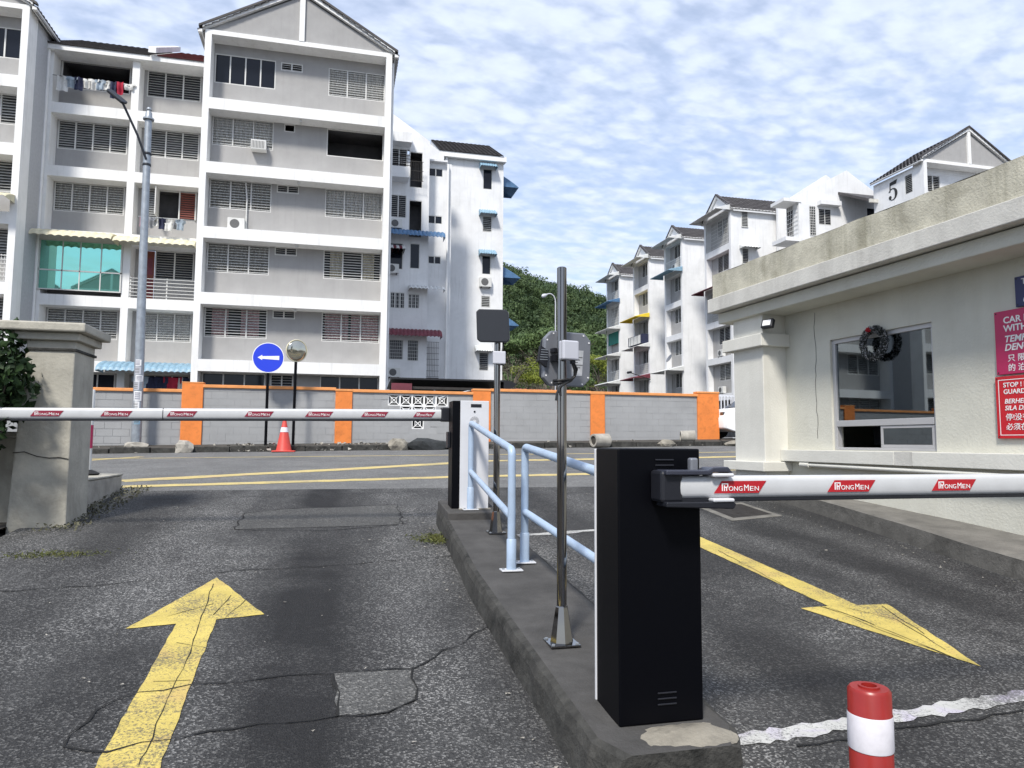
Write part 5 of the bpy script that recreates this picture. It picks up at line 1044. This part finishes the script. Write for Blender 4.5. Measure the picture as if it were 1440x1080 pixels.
for z_, l_ in ((18.3, 1.2), (11.95, 1.35), (8.65, 1.25)):
    o = awning(Eb, 'side_awning', 3.99, .5, z_, 2.2, l_, .75, 'awn_blue', rz=R_(90), curve=.15)
# --- carport between wall and block
cpk = thing('carport', 'long low black carport roof on steel frame behind the block wall', 'carport', (2.3, 28.5, 0))
k = MB(); k.prism([(0, 2.55), (2.5, 2.3), (2.5, 2.25), (0, 2.48)], 'x', -.3, 4.3); k.build('roof_sheet', 'carport', cpk)
k = MB(); k.prism([(4.3, 2.1), (4.7, 2.25), (4.85, 2.4), (4.65, 2.52), (4.3, 2.56)], 'y', .0, 2.4); k.build('curved_end', 'carport', cpk)
B('front_beam', 'iron', cpk, (-.3, 4.3, -.08, -.01, 2.1, 2.2)); B('net_and_shade_sheet', 'net_and_shade', cpk, (-.2, 4.2, 2.3, 2.32, -.2, 2.24))  # net carried down to the ground as a dark stand-in for carport shade
for x in (.0, 1.4, 2.8, 4.15): B('post', 'galv', cpk, (x, x+.07, -.0, .07, -.1, 2.095))
k = MB(); k.tube([(1.6, -.05, 1.75), (2.9, -.05, 2.1)], .03, 8); k.build('brace', 'galv', cpk)
B('end_canopy', 'awn_red', cpk, (-.3, .5, -.3, -.1, 2.0, 2.3))

# --- receding row on the right: modules facing left
def rowmod(yn, yf, label, wst, extras):
    W = yf-yn; t_ = thing('apartment_block', label, 'building', (30.0, yf, 0), R_(-90)); zo = .4
    wins = lambda f: [(W*.3, W-.36, SL, SH, 'louvre_dark' if (f+wst) % 2 else 'louvre', 3, 'cur_grey' if (f+wst) % 3 == 0 else None)]
    floors(t_, W, wins, zo=zo, pier=.3, depth=.5, eave=18.2, pierm='white_old', zg=-.2)
    gable(t_, W, 18.6, 1.0, rise=W/2*.75, roof_back=6.5, out=.1, wall='white_old', post=False)
    B('side_wall', 'white_old', t_, (W-.27, W-.02, .601, 7.5, -.2, 18.9), (.02, .27, .601, 7.5, -.2, 18.9))
    B('inner_wall', 'white_old', t_, (-4.4, .02, 4.2, 4.4, -.2, 18.0)); B('top_wall', 'white_old', t_, (.02, W-.02, 7.3, 7.5, -.2, 18.9))
    for nm_, f, z_, m_, pr in extras:
        zf = B0+zo+ST*f
        if nm_ == 'aw': awning(t_, 'awning', -.15, -.02, zf+z_, W+.3, pr, .4, m_, curve=.1)
        elif nm_ == 'ac': aircon(t_, W*.45, .3, zf+.05)
        elif nm_ == 'rail':
            k = MB(); [k.box(.32+i*.16, .345+i*.16, -.02, .0, zf, zf+.95) for i in range(int((W-.6)/.16))]; k.box(.3, W-.3, -.03, .01, zf+.95, zf+1.0); [k.box(.3, W-.3, .001, .02, zf+.15+j*.2, zf+.17+j*.2) for j in range(4)]; k.build('balcony_grille', 'frame', t_)
        elif nm_ == 'cage':
            k = MB(); [k.box(.32+i*.2, .345+i*.2, -.02, .0, zf, zf+2.45) for i in range(int((W-.6)/.2))]; [k.box(.3, W-.3, .001, .02, zf+.1+j*.3, zf+.13+j*.3) for j in range(8)]; k.build('balcony_grille', 'frame', t_)
        elif nm_ == 'blind': B('blind', m_, t_, (.3, W-.3, .1, .13, zf+1.1, zf+2.45))
        elif nm_ == 'dish': k = MB(); k.lathe([(.02, .0), (.22, .03), (.42, .12), (.41, .13), (.2, .045)], n=20, cap=False); k.xf(Matrix.Translation((W*.5, -.4, zf+.75)) @ Matrix.Rotation(R_(60), 4, 'X')); k.build('satellite_dish', 'antback', t_)
        elif nm_ == 'box': B('balcony_box', m_, t_, (.2, W-.2, -.7, -.02, zf-.05, zf+.9)); 
        elif nm_ == 'cloth':
            k = MB(); [k.box(.5+i*.42, .5+i*.42+.32, -.75+.02*(i % 2), -.72+.02*(i % 2), zf-.0, zf+.85) for i in range(int((W-.9)/.42))]; k.build('hanging_cloths', m_, t_)
    return t_
r1 = rowmod(49.8, 54.0, 'white apartment module with caged top balcony and window awning rising behind guard house roof', 0, [('aw', 4, 2.95, 'awn_white', 1.3), ('cage', 4, 0, 0, 0), ('aw', 2, 2.85, 'awn_red', 1.2), ('ac', 1, 0, 0, 0), ('ac', 0, 0, 0, 0), ('rail', 2, 0, 0, 0)])
r2 = rowmod(58.1, 61.7, 'white apartment module with satellite dish and pale canopies in the receding row', 1, [('aw', 4, 2.95, 'awn_white', 1.3), ('rail', 4, 0, 0, 0), ('aw', 3, 2.95, 'awn_sky', 1.4), ('dish', 1, 0, 0, 0), ('aw', 0, 2.9, 'awn_white', 1.5), ('ac', 4, 0, 0, 0)])
r3 = rowmod(65.2, 69.1, 'white apartment module with yellow awning cloth and hanging washing in the receding row', 0, [('aw', 4, 2.95, 'awn_white', 1.3), ('aw', 2, 2.95, 'yellowc', 1.5), ('box', 2, 0, 'cloth_n', 0), ('cloth', 2, 0, 'cloth_w', 0), ('rail', 1, 0, 0, 0), ('aw', 0, 2.85, 'awn_red', 1.5), ('aw', 1, 2.98, 'awn_white', 1.3)])
r4 = rowmod(72.9, 76.8, 'white apartment module with teal blinds at far end of the receding row', 1, [('aw', 4, 2.95, 'awn_white', 1.3), ('rail', 4, 0, 0, 0), ('aw', 3, 2.95, 'awn_blue', 1.4), ('cage', 3, 0, 0, 0), ('aw', 2, 2.95, 'awn_white', 1.4), ('blind', 2, 0, 'teal', 0), ('aw', 1, 2.95, 'awn_white', 1.5), ('rail', 1, 0, 0, 0), ('aw', 0, 2.9, 'awn_white', 1.5)])
for d_, z_, w_, h_, st in ((.96, 17.3, .6, 1.3, 'louvre'), (.95, 14.3, .6, 1.25, 'louvre_dark')):      # end wall facing the road
    window(r1, 4.2+.06, d_, z_, w_, h_, 1, st, rz=R_(90)); B('dark_room_sheet', 'dark', r1, (4.181, 4.19, d_+.02, d_+w_-.02, z_+.02, z_+h_-.02))  # dark sheet on the solid wall stands in for the unlit room
awning(r1, 'awning', 4.19, .75, 15.8, 1.5, .7, .3, 'awn_white', rz=R_(90), curve=.2)
# --- block number 5 with its gable
V5 = thing('apartment_block', 'white apartment block with large black number 5 and grey gable above guard house roof', 'building', (37.7, 38.5, 0))
floors(V5, 7.7, lambda f: [(.3, 2.1, SL+.1, SH-.1, 'louvre_dark', 3, None), (4.8, 7.3, SL, SH, 'louvre', 3, None)], eave=18.55, wall='white_old', pierm='white_old', zo=.4, depth=.8); gable(V5, 7.7, 18.95, .8, rise=2.45, roof_back=4.6)
mb = MB(); wall_open(mb, 0, .22, .901, 4.6, -.4, 18.9, [(.98, 1.66, 17.2, 18.55)], 'y'); mb.build('side_wall', 'white_old', V5)
B('far_wall', 'white_old', V5, (7.48, 7.7, .901, 4.6, -.4, 18.9)); window(V5, 0, 1.66, 17.2, .68, 1.35, 1, 'louvre_dark', rz=R_(-90))
k = MB(); hh = 1.32; y_, z_ = 3.12, 17.22
def g5(u, v): return (y_-u*hh, z_+v*hh)
k.prism([g5(*q) for q in ((.10, 1.0), (.60, 1.05), (.53, .83), (.12, .83))], 'x', -.02, -.001); k.prism([g5(*q) for q in ((.08, .999), (.135, .829), (.12, .47), (.06, .50))], 'x', -.021, -.0015)
arc = [(R_(150-i*14.5)) for i in range(21)]; o_ = [g5(.27+.33*math.cos(a), .33+.33*math.sin(a)) for a in arc]; i_ = [g5(.27+.33*math.cos(a)-(.05+.13*max(0, math.cos(a)))*math.cos(a), .33+(.33-.045-.06*max(0, math.cos(a)))*math.sin(a)) for a in arc]
for j in range(20): k.prism([o_[j], o_[j+1], i_[j+1], i_[j]], 'x', -.02, -.002)
k.prism([g5(.085+.095*math.cos(a*math.pi/8), .19+.095*math.sin(a*math.pi/8)) for a in range(16)], 'x', -.022, -.0012); k.build('block_number', 'black5', V5)
# --- stair wing between the row and block 5
W5 = thing('apartment_block', 'white stair wing with stepped gable walls and barred corner window between block 5 and row', 'building', (31.0, 46.0, 0))
k = MB(); k.prism([(2.3, -.4), (2.3, 18.75), (6.85, 21.2), (9.3, 19.75), (9.3, -.4)], 'y', 0, .25); k.build('gable_wall', 'white_old', W5)
k = MB(); k.prism([(2.9, -.4), (2.9, 19.1), (7.5, 22.1), (9.2, 21.05), (9.2, -.4)], 'y', 3.2, 3.45); k.build('rear_gable_wall', 'white_old', W5)
B('corner_block', 'white_old', W5, (2.0, 2.9, -.7, -.001, -.4, 18.0)); B('bay_slab', 'white_old', W5, (.75, 2.9, -.8, .9, 15.0, 15.3)); B('bay_roof', 'white_old', W5, (.7, 2.2, -.75, .9, 18.001, 18.25))
k = MB(); [k.box(1.98, 1.999, -.6+i*.22, -.57+i*.22, 15.36, 18.0) for i in range(7)]; [k.box(1.96, 1.979, -.6, .85, 15.4+i*.32, 15.43+i*.32) for i in range(8)]; k.build('balcony_grille', 'frame', W5); B('bay_back', 'grey', W5, (2.05, 2.15, -.001, .9, 15.31, 18.0)); B('bay_dark', 'glass', W5, (2.02, 2.049, .05, .8, 15.7, 17.7))
k = MB(); [k.box(3.15+i*.15, 3.18+i*.15, -.03, -.01, 15.8, 18.1) for i in range(6)]; [k.box(3.1, 3.95, -.05, -.031, 15.8+i*.2, 15.83+i*.2) for i in range(12)]; k.build('security_grille', 'frame', W5); B('grille_dark_sheet', 'glass', W5, (3.12, 3.93, -.009, -.002, 15.82, 18.08))  # dark sheet on the solid wall stands in for shade behind the grille
window(W5, 4.2, -.02, 16.7, 1.1, 1.25, 2, 'louvre_dark') ; B('window_hood', 'white_old', W5, (4.1, 5.9, -.5, -.001, 18.15, 18.5))
B('link_wall', 'white_old', W5, (6.2, 9.2, -2.6, -2.4, -.4, 16.2)); k = MB(); k.prism([(-3.2, 17.6), (-.01, 19.2), (-.01, 19.4), (-3.2, 17.8)], 'x', 6.0, 9.3); k.build('link_roof', 'tile', W5); B('link_gutter', 'fascia', W5, (6.0, 9.3, -3.35, -3.21, 17.5, 17.75)); B('link_window', 'glass', W5, (6.6, 9.1, -2.35, -2.3, 16.2, 17.4))
B('dark_room_sheet', 'glass', W5, (4.22, 5.28, -.008, -.002, 16.72, 17.93))  # dark sheet behind the blades stands in for an unlit room

# ================================================================== HILL, TREES, FAR STREET
CREST = [(-400, 30), (-100, 70), (20, 100), (60, 103), (90, 97), (108, 92), (128, 85), (153, 80), (190, 74), (300, 60), (600, 20)]
def hill_h(x, y):
    for (x0, h0), (x1, h1) in zip(CREST, CREST[1:]):
        if x <= x1: c = h0+(h1-h0)*clamp((x-x0)/(x1-x0), 0, 1); break
    else: c = 20
    return -2+c*math.exp(-((y-400)/(118 if y < 400 else 160))**2)+2.5*math.sin(x*.09+y*.03)*math.cos(y*.06)
mb = MB(); mb.grid(lambda u, v: (-250+750*u, 150+560*v, hill_h(-250+750*u, 150+560*v)), 60, 48); tag(mb.build('hill', 'leaf_hill', norm=False, smooth=True), kind='structure')
def tpl(n, seed, size=.17):
    rg = random.Random(seed); bl = [((rg.gauss(0, .42), rg.gauss(0, .42), rg.uniform(-.1, .55)), rg.uniform(.3, .55), .85) for _ in range(7)]
    k = leaves(n, crown_fn(bl), size, seed=seed, nw=2.4); return k.v, k.f
T = [tpl(250, 50+i, .092) for i in range(6)]
rg = random.Random(77); fo = MB(); tries = 0
def vis(p):
    w_ = p.dot(CF); return 720+F*p.dot(CR)/w_, 540-F*p.dot(CU)/w_
cntt = 0
while cntt < 1500 and tries < 40000:
    tries += 1; y = rg.uniform(190, 430); x = rg.uniform(0, 240); z = hill_h(x, y); p = Vector((x, y, z)); a, b = vis(p)
    if not (640 < a < 930) or b > 560 or z < 3: continue
    s_ = rg.uniform(2.6, 5.2)*rg.choice([.7, 1, 1, 1.35]); vs_, fs_ = T[rg.randrange(6)]; an = rg.uniform(0, 6.28); c_, s2 = math.cos(an), math.sin(an); sz_ = s_*rg.uniform(.75, 1.25)
    fo.add([(x+(v[0]*c_-v[1]*s2)*s_, y+(v[0]*s2+v[1]*c_)*s_, z+s_*.35+v[2]*sz_*1.15) for v in vs_], fs_); cntt += 1
tag(fo.build('hill_forest', 'leaf_hill', norm=False), 'dense dark green forest covering the hill behind the apartment blocks', 'forest', kind='stuff')
def tree(name, label, px, top, y, r, m, flat=.7, n=1800, ls=.3, trunk=.18, nb=9, seed=0, group=None, low=.66):
    p = on_y(px, top, y); z0 = .2; h = p.z-z0; t_ = thing(name, label, 'tree', (p.x, y, z0-.3), group=group); rg = random.Random(seed)
    k = MB(); tp = Vector((rg.uniform(-.3, .3), 0, h*.58)); k.tube([(0, 0, 0), tuple(tp*.5+Vector((rg.uniform(-.2, .2), 0, 0))), tuple(tp)], [trunk, trunk*.8, trunk*.55], 8)
    bl = []
    for i in range(nb):
        a = i*2.4+rg.random(); q = r*math.sqrt(rg.uniform(.05, 1)); rb_ = r*rg.uniform(.26, .42)
        c_ = (math.cos(a)*q, math.sin(a)*q*.8, h-rb_*flat-(h*(1-low))*rg.uniform(0, .9)*(.3+.7*q/r)); bl.append((c_, rb_, flat))
        k.tube([tuple(tp*rg.uniform(.7, 1)), tuple((Vector(c_)+tp)*.5), c_], [trunk*.45, trunk*.28, trunk*.1], 6)
    k.build('trunk', 'bark', t_); leaves(n, crown_fn(bl), ls, seed=seed+1, nw=1.8).build('crown', m, t_, norm=False); return t_
gtr = 'trees at foot of the wooded hill'
tree('rain_tree', 'broad flat crowned tree with pale branching trunk at foot of the hill', 775, 462, 125, 9, 'leaf_mid', flat=.35, n=6500, ls=.3, trunk=.45, nb=22, seed=101, group=gtr, low=.8)
tree('rain_tree', 'spreading canopy tree beside the blank white end block', 728, 468, 130, 8, 'leaf_mid', flat=.38, n=6000, ls=.3, trunk=.35, nb=20, seed=102, group=gtr, low=.75)
tree('rain_tree', 'dark spreading canopy tree behind octagonal antenna', 838, 485, 140, 9, 'leaf_mid', flat=.45, n=6000, ls=.3, trunk=.35, nb=18, seed=103, group=gtr, low=.7)
tree('small_tree', 'bright yellow green bushy tree just above the block wall', 745, 505, 72, 2.1, 'leaf_yel', n=2600, ls=.11, trunk=.12, nb=14, seed=104, group=gtr)
tree('small_tree', 'yellow green leafy tree between octagonal antenna and receding row', 846, 490, 92, 2.8, 'leaf_yel', n=2600, ls=.13, trunk=.15, nb=14, seed=105, group=gtr)
tree('small_tree', 'thin grey half bare tree beside the blank white end block', 716, 492, 70, 2.2, 'leaf_grey', n=1100, ls=.085, trunk=.14, nb=20, seed=106, group=gtr, low=.5)
tree('small_tree', 'thin grey half bare tree right of the yellow green tree', 774, 505, 82, 2.3, 'leaf_grey', n=1100, ls=.09, trunk=.14, nb=20, seed=107, group=gtr, low=.5)
tree('small_tree', 'low mid green tree above wall between antenna poles and row', 822, 520, 86, 2.4, 'leaf_mid', n=2200, ls=.12, trunk=.12, nb=12, seed=108, group=gtr, low=.5)
tree('small_tree', 'yellow tipped tree peeping behind octagonal antenna edge', 765, 490, 108, 2.4, 'leaf_yel', n=1900, ls=.13, trunk=.15, nb=12, seed=109, group=gtr)
tree('small_tree', 'mid green tree above the black carport end', 702, 512, 95, 3.0, 'leaf_mid', n=2400, ls=.13, trunk=.15, nb=12, seed=110, group=gtr, low=.5)
# a small house with a faded red roof among the trees
p = on_y(742, 545, 100); ho = thing('small_house', 'low house with faded red roof among trees behind block wall', 'house', (p.x, 100, 0))
B('wall', 'guard_trim', ho, (-5, 7, 0, 5, -.5, 7.4-1.0)); k = MB(); k.prism([(-.6, 6.4), (2.5, 8.0), (5.6, 6.4)], 'x', -5.5, 7.5); k.build('roof', 'roofred', ho)
p = on_y(768, 412, 62); sl2 = thing('street_lamp', 'slender white street lamp with curved arm rising behind the octagonal antenna', 'street lamp', (p.x+.9, 62, 0))
hz = p.z; k = MB(); P = [(0, 0, 0), (0, 0, hz-.8)]+[(-.55+.55*math.cos(a), 0, hz-.8+.75*math.sin(a)) for a in [i*math.pi/12 for i in range(1, 7)]]+[(-.8, 0, hz-.1), (-.95, 0, hz-.2)]
k.tube(P, .055, 8); k.build('pole', 'boxw', sl2, smooth=True); k = MB(); k.lathe([(.001, -.32), (.14, -.26), (.2, -.1), (.15, .12), (.04, .3)], n=14); k.xf(Matrix.Translation((-1.05, 0, hz-.25)) @ Matrix.Rotation(R_(65), 4, 'Y')); k.build('lamp_head', 'boxw', sl2, smooth=True)
# small dark lamp on the row
p = on_y(892, 520, 63); al = thing('wall_lamp', 'small dark lamp on thin arm sticking out from yellow awning module', 'lamp', (30.0, 65.1, 6.3)); k = MB(); k.tube([(0, -.05, 0), (-2.2, -.4, .55)], .04, 6); k.build('arm', 'iron', al); k = MB(); k.lathe([(.001, -.3), (.12, -.2), (.12, .2), (.001, .3)], n=10); k.xf(Matrix.Translation((-2.4, -.43, .6)) @ Matrix.Rotation(R_(80), 4, 'Y')); k.build('head', 'blackp', al)

def rear_block(label, x, y):
    t_ = thing('apartment_block', label, 'building', (x, y, 0), math.pi)
    floors(t_, 8.5, lambda f: [(.33, 3.05, SL, SH, 'slide', 3, None), (5.5, 8.2, SL, SH, 'slide', 3, None)], zg=-3); gable(t_, 8.5, 18.64, .8); B('side_wall', 'grey_side', t_, (8.24, 8.499, .91, 9, -3, 18.66), (.02, .25, .91, 9, -3, 18.6)); return t_
rear_block('grey banded apartment block standing behind the ramp on the left side', -24, -26)
rear_block('grey banded apartment block standing behind the ramp next to the left one', -34.5, -26)
rear_block('grey banded apartment block standing behind the guard house side of the ramp', 26, -34)
